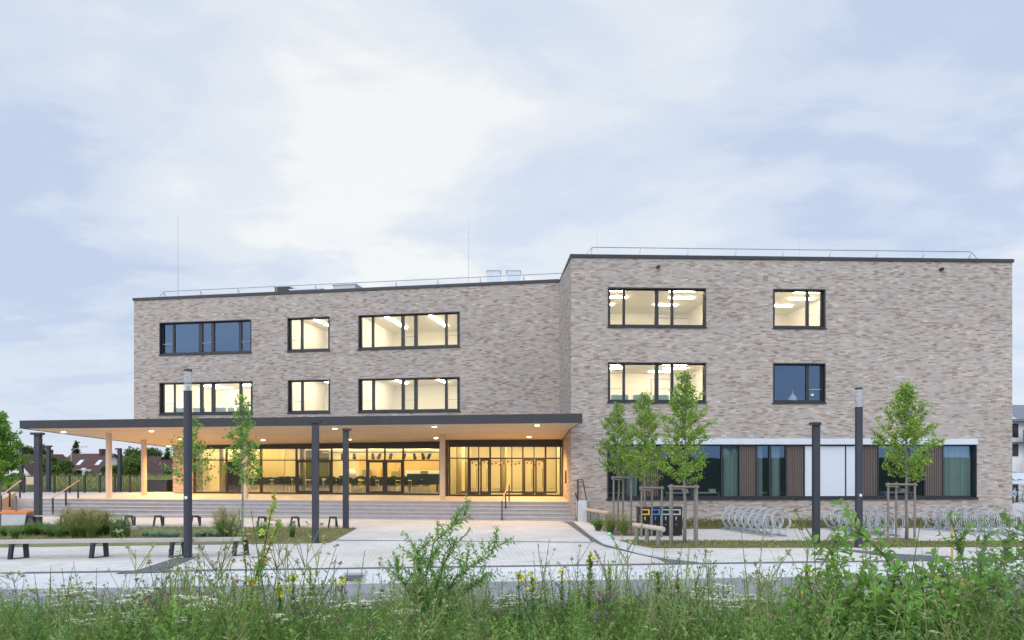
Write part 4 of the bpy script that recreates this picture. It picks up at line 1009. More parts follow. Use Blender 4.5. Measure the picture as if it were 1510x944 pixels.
# ------------------------------------------------------------------ recycling station, log rails, bike racks
a, b = gnd(942.5, 790.5), gnd(1006, 790.5); y = a[1]; wtot = b[0] - a[0]; h = 1.02
r = empty('recycling_station', (a[0] + wtot / 2, y, 0), 'black recycling station with coloured openings behind the log rail', 'recycling bins')
m = MB(); m.box((a[0], y, 0.03), (b[0], y + 0.55, h)); m.build('body', BLACK, r)
m = MB(); m.box((a[0] - 0.02, y - 0.02, h + 0.003), (b[0] + 0.02, y + 0.57, h + 0.03)); m.build('lid', ANTH, r)
m = MB(); m.box((a[0] + 0.06, y + 0.05, 0), (b[0] - 0.06, y + 0.5, 0.028)); m.build('base', ANTH, r)
for i, mt in enumerate((YELLOW, BLUE, PALEB, SILVER)):
    x0 = a[0] + 0.05 + i * (wtot - 0.06) / 4; x1 = x0 + (wtot - 0.06) / 4 - 0.05; z0, z1 = 0.775, 0.985
    m = MB()
    for q in (((x0, z0), (x1, z0 + 0.045)), ((x0, z1 - 0.04), (x1, z1)), ((x0, z0 + 0.045), (x0 + 0.05, z1 - 0.04)), ((x1 - 0.05, z0 + 0.045), (x1, z1 - 0.04))):
        m.box((q[0][0], y - 0.03, q[0][1]), (q[1][0], y - 0.002, q[1][1]))
    fo = m.build('opening_frame', mt, r); fo['label'] = ('yellow', 'blue', 'pale blue', 'silver')[i] + ' opening frame'
    m = MB(); m.box((x0 + 0.05, y - 0.008, z0 + 0.045), (x1 - 0.05, y - 0.003, z1 - 0.04)); m.build('slot', BLACK, fo)
    m = MB(); xm = (x0 + x1) / 2; m.box((xm - 0.015, y - 0.006, 0.58), (xm + 0.015, y - 0.002, 0.70)); m.box((xm - 0.026, y - 0.0065, 0.655), (xm + 0.026, y - 0.0015, 0.705)); m.build('pictogram', mt, r)
    m = MB(); m.box((x0 - 0.028, y - 0.004, 0.05), (x0 - 0.02, y - 0.001, 0.78)); m.ball((xm, y - 0.01, 0.42), 0.018, 8, 6); m.build('door_joint', SILVER, r)
def log_rail(p0, p1, posts, lab, zt):
    a, b = Vector(p0), Vector(p1); r = empty('log_rail', tuple((a + b) / 2), lab, 'log barrier', 'peeled log barriers in the planting')
    d = (b - a).normalized(); m = MB(); m.tube([a - d * 0.05 + Vector((0, 0, zt)), (a + b) / 2 + Vector((0, 0, zt - 0.015)), b + d * 0.05 + Vector((0, 0, zt - 0.03))], [0.075, 0.08, 0.085], 12); m.build('log', LOG, r, smooth=False)
    for f in posts: q = a.lerp(b, f); m = MB(); m.tube([q, q + Vector((0, 0, zt - 0.05))], [0.075, 0.068], 10); m.build('post', GREYW, r)
log_rail(gnd(936, 800), gnd(977, 806.5), (0.07, 0.45, 0.85), 'short peeled log rail on three posts in front of the recycling station', 0.60)
log_rail(gnd(866, 770), gnd(897, 775), (0.1, 0.5, 0.9), 'low log rail beside the brick corner behind the grasses', 0.55)
p = gnd(898.5, 790.5); m = MB(); m.ball((p[0], p[1], 0.07), 0.09, 14, 9, (1, 1, 0.8)); m.tube([(p[0], p[1], 0), (p[0], p[1], 0.02)], 0.1, 12)
tag(m.build('garden_light', GREENP, None, True, loc=(p[0], p[1], 0)), 'small pale green dome at the tip of the planted bed', 'garden light')
p = gnd(184, 782.5); m = MB(); m.prism([(p[0] - 0.3, p[1]), (p[0] + 0.25, p[1] - 0.05), (p[0] + 0.33, p[1] + 0.3), (p[0] - 0.25, p[1] + 0.35)], 0, 0.14)
tag(m.build('stone_block', CONC, None, loc=(p[0], p[1], 0)), 'small pale stone slab in the lawn among the grasses', 'stone')

def hoop_pts(c, d, sdv, rad, tilt, n=20):
    return [c + sdv * (rad * math.cos(t)) + Vector((0, 0, 1)) * (rad * math.sin(t)) + d * (tilt * math.sin(t)) for t in [2 * math.pi * i / n for i in range(n)]]
def bike_rack(p0, p1, n, lab):
    a, b = Vector(p0), Vector(p1); d = (b - a).normalized(); sdv = Vector((0.99, 0.12, 0)).normalized(); L = (b - a).length
    r = empty('bike_rack', tuple((a + b) / 2), lab, 'bike rack', 'rows of galvanised hoop bike racks')
    for w in (-0.28, 0.28):
        m = MB(); p = a + sdv * w; q = b + sdv * w; m.bar((p.x, p.y, 0.03), (q.x, q.y, 0.03), 0.06, 0.05); m.build('base_rail', GALV, r)
    for k in range(n):
        u = L * (k + 0.3) / n; hi = k % 2 == 0; c = a + d * u + Vector((0, 0, 0.60 if hi else 0.42)) + sdv * (0.12 if hi else -0.12); m = MB()
        for o in (-0.035, 0.035): m.tube(hoop_pts(c + d * o, d, sdv, 0.34, 0.10), 0.0145, 6, closed=True)
        for s in (-0.26, 0.26): m.tube([a + d * u + sdv * s + Vector((0, 0, 0.05)), c + sdv * s * 0.9 + Vector((0, 0, -0.22))], 0.013, 6)
        m.build('hoop', GALV, r)
bike_rack(gnd(1149, 791.5), gnd(1074, 780.5), 15, 'hoop bike rack left of the dark square light column')
bike_rack(gnd(1317, 791.5), gnd(1228, 780.5), 16, 'hoop bike rack behind the glass headed lamp')
bike_rack(gnd(1500, 790), gnd(1366, 780.5), 17, 'hoop bike rack at the right end of the brick wing')
bike_rack(gnd(1580, 789), gnd(1512, 780.5), 11, 'hoop bike rack cut off by the right edge')

# ------------------------------------------------------------------ background houses
def house(px, y, w, d, wall_h, rise, zb, rz, lab, gable=RENDERW, sky=0, dorm=0):
    x = ray(px) * y; r = empty('tiled_house', (0, 0, 0), lab, 'house', 'houses beyond the field')
    m = MB(); m.box((-w / 2, -d / 2, 0), (w / 2, d / 2, wall_h))
    for s in (-1, 1): m.face([(s * w / 2, -d / 2, wall_h), (s * w / 2, d / 2, wall_h), (s * w / 2, 0, wall_h + rise)])
    m.build('wall', gable, r)
    m = MB(); o = 0.5; k = rise / (d / 2)
    for s in (-1, 1):
        m.face([(-w / 2 - o, s * (d / 2 + o), wall_h - k * o), (w / 2 + o, s * (d / 2 + o), wall_h - k * o), (w / 2 + o, 0, wall_h + rise), (-w / 2 - o, 0, wall_h + rise)])
        m.face([(-w / 2 - o, s * (d / 2 + o), wall_h - k * o + 0.2), (w / 2 + o, s * (d / 2 + o), wall_h - k * o + 0.2), (w / 2 + o, 0, wall_h + rise + 0.2), (-w / 2 - o, 0, wall_h + rise + 0.2)])
        for e in (-1, 1): m.face([(e * (w / 2 + o), s * (d / 2 + o), wall_h - k * o), (e * (w / 2 + o), 0, wall_h + rise), (e * (w / 2 + o), 0, wall_h + rise + 0.2), (e * (w / 2 + o), s * (d / 2 + o), wall_h - k * o + 0.2)])
    rf = m.build('roof', TILE, r)
    m = MB(); m.box((w * 0.2, -0.4, wall_h + rise - 0.5), (w * 0.2 + 0.7, 0.4, wall_h + rise + 1.0)); m.build('chimney', TILE, rf)
    for i in range(sky):
        u = -w / 2 + w * (i + 0.7) / (sky + 0.4); v = 0.62 if i % 2 else 0.36; m = MB(); yb = -d / 2 * (1 - v); zz = wall_h + rise * v
        m.face([(u - 0.5, yb, zz + 0.26), (u + 0.5, yb, zz + 0.26), (u + 0.5, yb + 0.8, zz + 0.26 + 0.8 * k), (u - 0.5, yb + 0.8, zz + 0.26 + 0.8 * k)]); m.build('skylight', LGREY, rf)
    for i in range(dorm):
        u = -w / 2 + w * (i + 0.6) / (dorm + 0.2); m = MB(); zz = wall_h + rise * 0.28; yb = -d / 2 * 0.78
        m.box((u - 0.9, yb - 0.2, zz), (u + 0.9, yb + 2.0, zz + 1.3)); dm = m.build('dormer', RENDERW, r)
        m = MB(); m.box((u - 0.7, yb - 0.24, zz + 0.15), (u + 0.7, yb - 0.202, zz + 1.15)); m.build('window', FRAME, dm)
    for i in range(3):
        m = MB(); u = -w / 2 + w * (i + 0.5) / 3; m.box((u - 0.6, -d / 2 - 0.03, 0.9), (u + 0.6, -d / 2 + 0.02, 2.1)); m.build('window', FRAME, r)
    for s in (-1, 1): m = MB(); m.box((s * w / 2 - 0.03, -0.6, wall_h + 0.3), (s * w / 2 + 0.03, 0.6, wall_h + 1.5)); m.build('window', FRAME, r)
    place(r, (x, y, zb), rz)
house(58, 118, 9, 9, 2.6, 4.6, -4.2, R(80), 'dark roofed house with pale gable behind the left light columns')
house(38, 127, 10, 9, 2.6, 4.6, -4.4, R(15), 'dark roofed house half hidden behind the tree at the left edge')
house(137, 118, 10, 10, 2.0, 5.2, -4.1, R(-22), 'large brown roofed house with skylights left of the front canopy column', sky=4, dorm=2)
house(196, 140, 10, 9, 2.6, 4.4, -4.4, R(10), 'brown roofed house between the two left canopy columns', sky=2)
house(240, 132, 9, 8, 2.6, 3.6, -4.3, R(55), 'small house with white gable just left of the brick pier')
r = empty('road_lamp', (0, 0, 0), 'thin curved road lamp far behind the fence', 'street lamp')
m = MB(); m.tube([(0, 0, 0), (0, 0, 7.0), (0.4, 0, 7.6), (2.0, 0, 8.0)], [0.08, 0.06, 0.05, 0.04], 8); m.build('pole', SILVER, r)
m = MB(); m.box((1.7, -0.12, 7.93), (2.6, 0.12, 8.08)); m.build('head', SILVER, r); place(r, (ray(105) * 112, 112, -3.6))
# pale apartment house and cycle shelter at the right edge
AY = 50.0; x0 = ray(1488) * AY; zt = E + (HY - 622) / F * AY
r = empty('apartment_building', (x0 + 6, AY, 0), 'white apartment house with balconies and slate roof at the right edge', 'apartment house')
m = MB(); m.box((x0, AY, -0.2), (x0 + 14, AY + 11, zt)); m.build('wall', RENDERW, r)
m = MB(); m.prism([(x0 - 0.6, AY - 0.7), (x0 + 14.6, AY - 0.7), (x0 + 14.6, AY + 11.6), (x0 - 0.6, AY + 11.6)], zt + 0.003, zt + 0.18)
m.face([(x0 + 0.3, AY - 0.4, zt + 0.183), (x0 + 14.3, AY - 0.4, zt + 0.183), (x0 + 12, AY + 5, zt + 1.6), (x0 + 2, AY + 5, zt + 1.6)]); m.build('roof', SLATE, r)
for py, mt in ((646, SLATE), (689, RENDERW)):
    z = E + (HY - py - 6) / F * AY; m = MB(); m.box((x0 + 0.1, AY - 1.3, z - 0.15), (x0 + 1.0 + 0.35, AY - 0.002, z)); m.box((x0 + 0.1, AY - 1.3, z), (x0 + 1.35, AY - 1.22, z + 0.85)); m.box((x0 + 1.27, AY - 1.22, z), (x0 + 1.35, AY - 0.002, z + 0.85)); m.build('balcony', mt, r)
for zz in (0.6, 2.9, 4.3):
    m = MB(); m.box((x0 + 0.15, AY - 0.05, zz), (x0 + 0.65, AY - 0.002, zz + 1.0)); w_ = m.build('window', FRAME, r)
m = MB(); m.tube([(x0 + 1.2, AY - 0.08, 0), (x0 + 1.2, AY - 0.08, zt - 0.3), (x0 + 0.9, AY - 0.6, zt)], 0.07, 8); m.build('downpipe', SILVER, r)
SY = 43.0; sx0 = ray(1489) * SY; zr = E + (HY - 707) / F * SY
r = empty('cycle_shelter', (sx0 + 2, SY, 0), 'corrugated pale roofed cycle shelter at the right edge', 'shelter')
m = MB()
for i in range(48): a = sx0 + i * 0.13; m.face([(a, SY, zr + 0.05 * math.sin(i * 1.57)), (a + 0.13, SY, zr + 0.05 * math.sin((i + 1) * 1.57)), (a + 0.13, SY + 3, zr + 0.3 + 0.05 * math.sin((i + 1) * 1.57)), (a, SY + 3, zr + 0.3 + 0.05 * math.sin(i * 1.57))])
m.box((sx0, SY - 0.05, zr - 0.30), (sx0 + 6, SY - 0.004, zr - 0.06)); m.build('roof', LGREY, r)
for px in (1494.5, 1501.5, 1530): m = MB(); a = ray(px) * SY; m.box((a - 0.05, SY + 0.05, -0.1), (a + 0.05, SY + 0.15, zr - 0.07)); m.build('post', ANTH, r)
a = at(1496.5, 728, SY - 0.1); m = MB(); m.box((a[0] - 0.14, SY - 0.1, a[2] - 0.16), (a[0] + 0.14, SY - 0.06, a[2] + 0.16)); s_ = m.build('parking_sign', PALEB, None, loc=(a[0], SY, a[2])); tag(s_, 'small pale blue sign on a post of the cycle shelter', 'sign')
r = empty('bicycle', (ray(1505) * 42, 42, 0), 'dark bicycle parked under the cycle shelter', 'bicycle')
bx, by = ray(1503) * 42, 42.0
for o in (-0.5, 0.5): m = MB(); m.tube([Vector((bx + o, by, 0.34)) + Vector((0.33 * math.cos(t), 0, 0.33 * math.sin(t))) for t in [2 * math.pi * i / 20 for i in range(20)]], 0.02, 6, closed=True); m.build('wheel', BLACK, r)
m = MB(); P = lambda a, c: (bx + a, by, c)
for s in ([P(-.5, .34), P(-.12, .32), P(.32, .78), P(.5, .34)], [P(-.5, .34), P(-.2, .8), P(-.12, .32)], [P(-.2, .8), P(.32, .78), P(.3, 1.0)]): m.tube(s, 0.018, 6)
m.build('frame', ANTH, r); m = MB(); m.box((bx - 0.32, by - 0.07, 0.86), (bx - 0.08, by + 0.07, 0.92)); m.build('saddle', BLACK, r); m = MB(); m.tube([(bx + 0.3, by - 0.28, 1.02), (bx + 0.3, by + 0.28, 1.02)], 0.015, 6); m.build('handlebar', BLACK, r)

# ------------------------------------------------------------------ furniture inside
def chair_proto(mat, lab, group):
    r = empty('shell_chair', (0, 0, 0), lab, 'chair', group)
    m = MB(); m.box((-0.21, -0.2, 0.44), (0.21, 0.2, 0.465)); m.build('seat', mat, r)
    m = MB(); n = 6
    for i in range(n):
        a0, a1 = -0.21 + 0.42 * i / n, -0.21 + 0.42 * (i + 1) / n; f = lambda a: 0.25 - 0.9 * a * a
        m.face([(a0, f(a0) - 0.03, 0.50), (a1, f(a1) - 0.03, 0.50), (a1, f(a1), 0.86 - 0.5 * a1 * a1), (a0, f(a0), 0.86 - 0.5 * a0 * a0)]); m.face([(a0, f(a0) - 0.01, 0.50), (a1, f(a1) - 0.01, 0.50), (a1, f(a1) + 0.02, 0.86 - 0.5 * a1 * a1), (a0, f(a0) + 0.02, 0.86 - 0.5 * a0 * a0)])
    m.build('backrest', mat, r)
    for a, b in ((-1, -1), (1, -1), (-1, 1), (1, 1)):
        m = MB(); m.tube([(a * 0.18, b * 0.16, 0.438), (a * 0.21, b * 0.21, 0.0)], 0.012, 6)
        if b > 0: m.tube([(a * 0.17, 0.17, 0.45), (a * 0.17, 0.21, 0.62)], 0.012, 6)
        m.build('leg', CHROME, r)
    return r
def put(proto, used, loc, rz, lab, group=None):
    o = proto if not used else copy_tree(proto); used.append(1); place(o, loc, rz, 1.0, lab, group); return o
def table_proto():
    r = empty('canteen_table', (0, 0, 0), 'pale table between rows of dark chairs in the lit hall', 'table', 'tables in the glazed hall')
    m = MB(); m.box((-0.8, -0.35, 0.72), (0.8, 0.35, 0.745)); m.build('tabletop', OAKV, r)
    for a in (-0.7, 0.7): m = MB(); m.tube([(a, -0.28, 0), (a, -0.25, 0.718)], 0.02, 6); m.tube([(a, 0.28, 0), (a, 0.25, 0.718)], 0.02, 6); m.build('leg', CHROME, r)
    return r
cp0, cu = chair_proto(DGRN, '', ''), []; tp0, tu = table_proto(), []
ang = math.atan2(HF.d.y, HF.d.x)
for j, w in enumerate((1.7, 3.4, 5.2)):
    for i in range(5):
        u = 3.4 + 2.15 * i + 0.35 * j; q = HF.T(u, w, FL0 + 0.014)
        put(tp0, tu, q, ang, 'pale table between rows of dark chairs in the lit hall')
        for a, b, rz in ((-0.4, -0.6, math.pi), (0.4, -0.62, math.pi), (-0.4, 0.6, 0), (0.42, 0.58, 0)):
            q = HF.T(u + a, w + b, FL0 + 0.014)
            put(cp0, cu, q, ang + rz + rng.uniform(-.15, .15), 'dark green shell chair at a pale table in the lit hall', 'chairs in the glazed hall')
for i in range(17):     # the row along the glass
    if i in (5, 9, 10, 14): continue
    q = HF.T(3.5 + 0.64 * i, 0.95, FL0 + 0.014); put(cp0, cu, q, ang + math.pi + rng.uniform(-.3, .3), 'dark green shell chair in the row along the hall glass', 'chairs along the hall glass')
for px0, px1, py0, py1, w, mt, nm, lab in ((534, 548, 693, 702, 9.1, pm('grey_poster', (.22, .20, .15), (.30, .27, .2), 9, .7), 'wall_poster', 'dark poster on the oak wall behind the left hall door leaf'), (577, 588, 695, 702, 9.1, pm('brown_poster', (.24, .19, .13), (.32, .27, .2), 9, .7), 'wall_poster', 'small dark poster on the oak wall behind the right hall door leaf'),
        (598, 648, 693.5, 704, 9.15, WHITE, 'white_board', 'long white board on the oak wall above the dark cabinet'), (620, 631, 694.5, 701, 9.1, pm('slate_poster', (.16, .15, .13), (.22, .21, .18), 9, .7), 'wall_poster', 'small dark poster over the long white board'), (448, 478, 664, 700, 8.9, pm('stage_curtain', (.60, .38, .10), (.42, .26, .07), 8, .9, stretch=(5, 5, .05)), 'stage_curtain', 'ochre curtain on the rear wall of the hall')):
    ya = HF.T(HF.u((px0 + px1) / 2, w), w, 0)[1]; z1, z0 = E + (HY - py0) / F * ya, E + (HY - py1) / F * ya; u0, u1 = HF.u(px0, w), HF.u(px1, w); m = MB(); m.box((u0, w, z0), (u1, w + 0.03, min(z1, 3.6)), HF.T); tag(m.build(nm, mt, None, loc=HF.T(u0, w, z0)), lab, nm.replace('_', ' '))
for w in (2.0, 3.2, 5.0, 6.8):
    r = empty('ceiling_duct', HF.T(9.5, w, 3.3), {2.0: 'white cable tray nearest the glass under the hall ceiling', 3.2: 'second white tray under the hall ceiling behind the spotlights', 5.0: 'third white tray deep under the hall ceiling', 6.8: 'rearmost white tray under the hall ceiling'}[w], 'cable tray', 'white trays under the hall ceiling')
    m = MB(); m.box((6.9, w, 3.30), (14.7, w + 0.25, 3.36), HF.T); m.build('tray', WHITE, r)
    for a in (7.5, 10.8, 14.1):
        m = MB(); m.box((a, w + 0.1, 3.362), (a + 0.03, w + 0.13, 3.615), HF.T); m.build('hanger', SILVER, r)
for key, px0, px1, py, lab in (('R1', 966, 1018, 470, 'grey framed white board on the rear wall behind the lit upper right wing window'), ('R3', 962, 992, 560, 'grey framed white board on the rear wall behind the lit lower right wing window')):
    fac, r0, r1, fl, ce, _, _ = CEH[key]; w = 7.2; u0, u1 = fac.u(px0, w), fac.u(px1, w); zt = E + (HY - py) / F * fac.T(u0, w, 0)[1]; r = empty('white_board', fac.T(u0, w, fl + 0.8), lab, 'white board')
    m = MB(); m.box((u0, w, fl + 0.8), (u1, w + 0.03, zt), fac.T); m.build('panel', WHITE, r); m = MB(); m.box((u0 - 0.05, w - 0.01, zt + 0.002), (u1 + 0.05, w + 0.04, zt + 0.06), fac.T); m.box((u1 + 0.002, w - 0.01, fl + 0.8), (u1 + 0.05, w + 0.04, zt), fac.T); m.box((u0 - 0.05, w - 0.01, fl + 0.8), (u0 - 0.002, w + 0.04, zt), fac.T); m.build('frame', SILVER, r)
cp1, cv = chair_proto(TEAL, '', ''), []
for key, lab, row in (('W4', 'teal shell chair behind the lit lower window above the canopy left end', [.1, .17, .32, .38, .55, .62, .7, .8, .87, .95]), ('R3', 'teal shell chair behind the lit lower window above the three young trees', [.1, .2, .34, .42, .53, .62, .72, .82])):
    fac, r0, r1, fl, ce, u0, u1 = CEH[key]
    for f in row:
        q = fac.T(u0 + (u1 - u0) * f, 0.9, fl + 0.002); put(cp1, cv, (q[0], q[1], q[2]), math.atan2(fac.d.y, fac.d.x) + math.pi + rng.uniform(-.2, .2), lab, 'chairs in the upper classrooms')
# black piano, stage lights, lamp and signs in the hall
u = HF.u(600, 3.2); r = empty('cabinet', HF.T(u + 0.95, 3.4, FL0 + 0.014), 'dark cabinet row behind the right pane of the hall', 'cabinet')
m = MB(); m.box((u, 3.2, FL0 + 0.45), (u + 1.95, 3.6, FL0 + 1.05), HF.T); m.build('body', pm('dark_teal_panel', (0.02, 0.04, 0.045), None, 3, 0.4), r)
m = MB(); m.box((u - 0.02, 3.18, FL0 + 1.053), (u + 1.97, 3.62, FL0 + 1.09), HF.T); m.build('top', BLACK, r)
for a in (0.1, 1.85): m = MB(); m.box((u + a - 0.04, 3.3, FL0 + 0.014), (u + a + 0.04, 3.5, FL0 + 0.448), HF.T); m.build('leg', BLACK, r)
r = empty('stage_light_rig', HF.T(9, 3.0, 3.4), 'ceiling rail carrying black stage spotlights in the hall', 'stage lights')
m = MB(); m.tube([HF.T(6.8, 2.6, 3.15), HF.T(14.6, 2.6, 3.15)], 0.03, 8)
for a in (7.2, 9.5, 12, 14.2): m.tube([HF.T(a, 2.6, 3.15), HF.T(a, 2.6, 3.61)], 0.012, 6)
m.build('rail', SILVER, r)
for px in (504, 522, 549, 562, 578, 598, 610, 622, 636):
    u = HF.u(px, 2.6); m = MB(); t_ = rng.uniform(-0.2, 0.2); m.tube([HF.T(u, 2.6, 3.12), HF.T(u + t_ * 0.4, 2.5, 3.0)], 0.02, 6); m.tube([HF.T(u + t_ * 0.4, 2.5, 3.03), HF.T(u + t_, 2.35, 2.78)], [0.09, 0.11], 12); m.build('spotlight', BLACK, r)
q = HF.T(HF.u(519, 3.0), 3.0, 0); r = empty('standing_lamp', (q[0], q[1], FL0 + 0.014), 'large white round lamp standing behind the hall glass', 'lamp')
m = MB(); m.ball((q[0], q[1], E - 27 / F * q[1]), 0.33, 18, 12); m.build('shade', WHITE, r, True); m = MB(); m.tube([(q[0], q[1], FL0 + 0.016), (q[0], q[1], 1.7)], 0.02, 8); m.tube([(q[0], q[1], FL0 + 0.015), (q[0], q[1], FL0 + 0.04)], 0.2, 16); m.build('stand', CHROME, r)
u = HF.u(572, 1.2); q = HF.T(u, 1.2, 3.38); r = empty('exit_sign', q, 'small green emergency exit sign hanging above the hall doors', 'exit sign'); m = MB(); m.box((u - 0.17, 1.2, 3.33), (u + 0.17, 1.24, 3.5), HF.T); m.build('panel', EXITG, r)
m = MB(); m.ball(HF.T(u + 0.03, 1.19, 3.46), 0.02, 8, 5); m.bar(HF.T(u - 0.01, 1.195, 3.36), HF.T(u + 0.02, 1.195, 3.44), 0.006, 0.025, up=(1, 0, 0)); m.bar(HF.T(u + 0.06, 1.195, 3.36), HF.T(u + 0.025, 1.195, 3.40), 0.006, 0.02, up=(1, 0, 0)); m.box((u + 0.09, 1.19, 3.36), (u + 0.13, 1.198, 3.47), HF.T); m.build('pictogram', WHITE, r)
r = empty('bauble_garland', VF.T(3, 1.2, 3), 'garland of red and white baubles hung inside the entrance doors', 'garland')
pts = [VF.T(0.9 + 4.4 * i / 40, 1.2, 2.72 - 0.12 * abs(math.sin(i * math.pi / 10))) for i in range(41)]
m = MB(); m.tube(pts, 0.012, 5); m.build('string', DGRN, r)
for i, p in enumerate(pts): m = MB(); m.ball((p[0], p[1], p[2] - 0.08 - 0.05 * (i % 3)), 0.055, 10, 7); m.build('bauble', RED if i % 2 else WHITE, r, True)
# objects on the sill of the unlit upper window
u = RW.u(1169, 0.6); q = RW.T(u, 0.6, 5.45); r = empty('domed_model', q, 'white domed model with a spike on the unlit right window sill', 'model'); m = MB()
prof = [(0.22, 0), (0.22, 0.05), (0.20, 0.18), (0.14, 0.3), (0.05, 0.38), (0.02, 0.45), (0.008, 0.62)]
m.tube([(q[0], q[1], q[2] + z) for _, z in prof], [p for p, _ in prof], 20); m.build('dome', WHITE, r); m = MB(); m.box((u - 0.27, 0.33, 5.405), (u + 0.27, 0.87, 5.448), RW.T); m.build('plinth', WHITE, r)
m = MB(); m.box((u - 0.8, 0.32, 5.36), (u + 1.6, 0.92, 5.40), RW.T); tag(m.build('window_shelf', WHITE, None, loc=RW.T(u, 0.6, 5.36)), 'white shelf behind the unlit right window', 'shelf')
u = RW.u(1198, 1.6); q = RW.T(u, 1.6, 5.9); r = empty('pendant_lamp', q, 'small lit pendant lamp behind the unlit right window', 'lamp'); m = MB(); m.tube([(q[0], q[1], q[2] + 0.2), (q[0], q[1], 7.55)], 0.008, 6); m.build('cord', BLACK, r)
m = MB(); m.tube([(q[0], q[1], q[2] + 0.22), (q[0], q[1], q[2] + 0.05)], [0.03, 0.10], 14); m.build('shade', SILVER, r); m = MB(); m.ball((q[0], q[1], q[2] + 0.03), 0.075, 12, 8); m.build('bulb', emit_material('pendant_bulb', (1, 0.72, 0.35), 1.2), r)
# desks and white boxes behind the ground-floor band
for i, px in enumerate((912, 1000, 1040, 1075, 1128, 1320)):
    u = RW.u(px, 1.3); q = RW.T(u, 1.3, 0.205)
    r = empty('desk', q, ('white desk behind the leftmost ground floor pane', 'white desk behind the ground floor window right of the first slatted panel', 'white desk seen right of the tallest young tree trunk', 'white desk beside the narrow curtain of the ground floor band',
         'white desk in the small pane between two slatted panels', 'white desk behind the young tree at the right')[i], 'desk', 'desks behind the ground floor windows')
    m = MB(); m.box((u - 0.7, 0.95, 1.16), (u + 0.7, 1.6, 1.20), RW.T); m.build('desktop', WHITE, r)
    for a in (-0.62, 0.62): m = MB(); m.box((u + a - 0.03, 1.0, 0.206), (u + a + 0.03, 1.55, 1.158), RW.T); m.build('leg', SILVER, r)
    m = MB(); m.box((u + 0.15, 1.05, 1.204), (u + 0.42, 1.3, 1.36), RW.T); b_ = m.build('box', WHITE, None, loc=RW.T(u + 0.3, 1.2, 1.2)); tag(b_, 'small white box on the ' + r['label'].replace('white ', '', 1).replace('ground floor ', ''), 'box', 'boxes on the desks')
# ------------------------------------------------------------------ street trees
def street_tree(loc, lab, H, z0, rad, seed, col, leaf=0.085, dens=1.0, trunk_r=0.045, lean=0.0, wide=1.0, name='young_tree', stakes=None):
    """slender young tree: tapered trunk, ascending limbs, leaf clumps along the limbs"""
    global NP
    NP = np.random.default_rng(seed); q = random.Random(seed)
    r = empty(name, (0, 0, 0), lab, 'tree', 'young street trees'); wood = MB(); fol = Fol()
    n = 9; axis = [Vector((lean * (i / n) ** 1.5 + q.uniform(-.02, .02), q.uniform(-.02, .02), H * 0.97 * i / n)) for i in range(n + 1)]
    wood.tube(axis, [trunk_r * (1 - 0.88 * i / n) + 0.004 for i in range(n + 1)], 8)
    def ax(z): f = min(max(z / (H * 0.97), 0), 1) * n; i = min(int(f), n - 1); return axis[i].lerp(axis[i + 1], f - i)
    nb = int(42 * dens ** 0.5); P = []; Dv = []
    for i in range(nb):
        t = (i + q.uniform(0, .6)) / nb; z = z0 + (H - z0) * (t ** 0.95) * 0.94
        env = (min(1, 0.72 + t * 2.2) * (1 - t) ** 0.85 + 0.06) * rad * q.uniform(0.6, 1.12)
        az = i * 2.39996 + q.uniform(-.4, .4); up = 0.35 + 0.75 * t + q.uniform(-.15, .2)
        d = Vector((math.cos(az) * wide, math.sin(az), up)).normalized(); L = env / max(0.35, math.hypot(d.x, d.y)) * 0.95
        b = ax(z); mid = b + d * L * 0.5 + Vector((0, 0, -0.03 * L)); tip = b + d * L + Vector((0, 0, 0.08 * L))
        wood.tube([b, mid, tip], [0.012 + 0.008 * (1 - t), 0.009, 0.003], 4, caps=False)
        segs = [(b, mid), (mid, tip)]
        for k in range(3 + int(3 * L)):      # twigs
            f = q.uniform(0.25, 1.0); p = b.lerp(mid, f * 2) if f < 0.5 else mid.lerp(tip, f * 2 - 1)
            td = (d + Vector((q.uniform(-.8, .8), q.uniform(-.8, .8), q.uniform(-.5, .6)))).normalized(); tl = L * q.uniform(0.18, 0.4) + 0.06
            wood.tube([p, p + td * tl], [0.005, 0.002], 3, caps=False); segs.append((p, p + td * tl))
        for (p, e) in segs:
            m_ = max(4, int((e - p).length * 50 * dens)); f = NP.uniform(0.15, 1.05, m_)[:, None]
            P.append(np.array(p) * (1 - f) + np.array(e) * f + NP.normal(scale=0.045, size=(m_, 3))); Dv.append(np.tile(np.array((e - p).normalized()), (m_, 1)))
    P = np.concatenate(P); Dv = np.concatenate(Dv); N = len(P); d = unit(Dv * 0.5 + rdir(N, -0.15) * 0.9)
    c = vcol(N, col, 0.3, 0.15); tipm = NP.random(N) < 0.22; c[tipm] *= np.array([1.55, 1.4, 1.15])
    fol.leaves(P, d, rdir(N, 0.8), leaf * NP.uniform(0.7, 1.25, N), leaf * NP.uniform(0.55, 0.85, N), c, 0.12)
    wood.build('trunk', BARK, r, smooth=True); fol.build('crown', LEAF, r); place(r, loc); return r
GRN = (0.125, 0.195, 0.05)
def tree_at(px, pyb, pyt, pycb, half, lab, seed, **k):
    x, y, _ = gnd(px, pyb); sc = y / F
    return street_tree((x, y, 0.0), lab, E + (HY - pyt) * sc, E + (HY - pycb) * sc, half * sc, seed, k.pop('col', GRN), **k)
tree_at(1010, 802.5, 543, 716, 46, 'tallest of the three young trees, standing right of the recycling station', 3, dens=1.5, trunk_r=0.06)
tree_at(951, 790, 574, 712, 40, 'middle tree of the three, behind the recycling station', 5, dens=1.4)
tree_at(912, 783, 592, 704, 36, 'smallest and leftmost tree of the three beside the brick corner', 8, dens=1.3, col=(0.11, 0.175, 0.05))
tree_at(1337, 796, 560, 708, 46, 'lone young tree on the right lawn strip in front of the window band', 12, dens=1.5, trunk_r=0.055, col=(0.13, 0.205, 0.05))
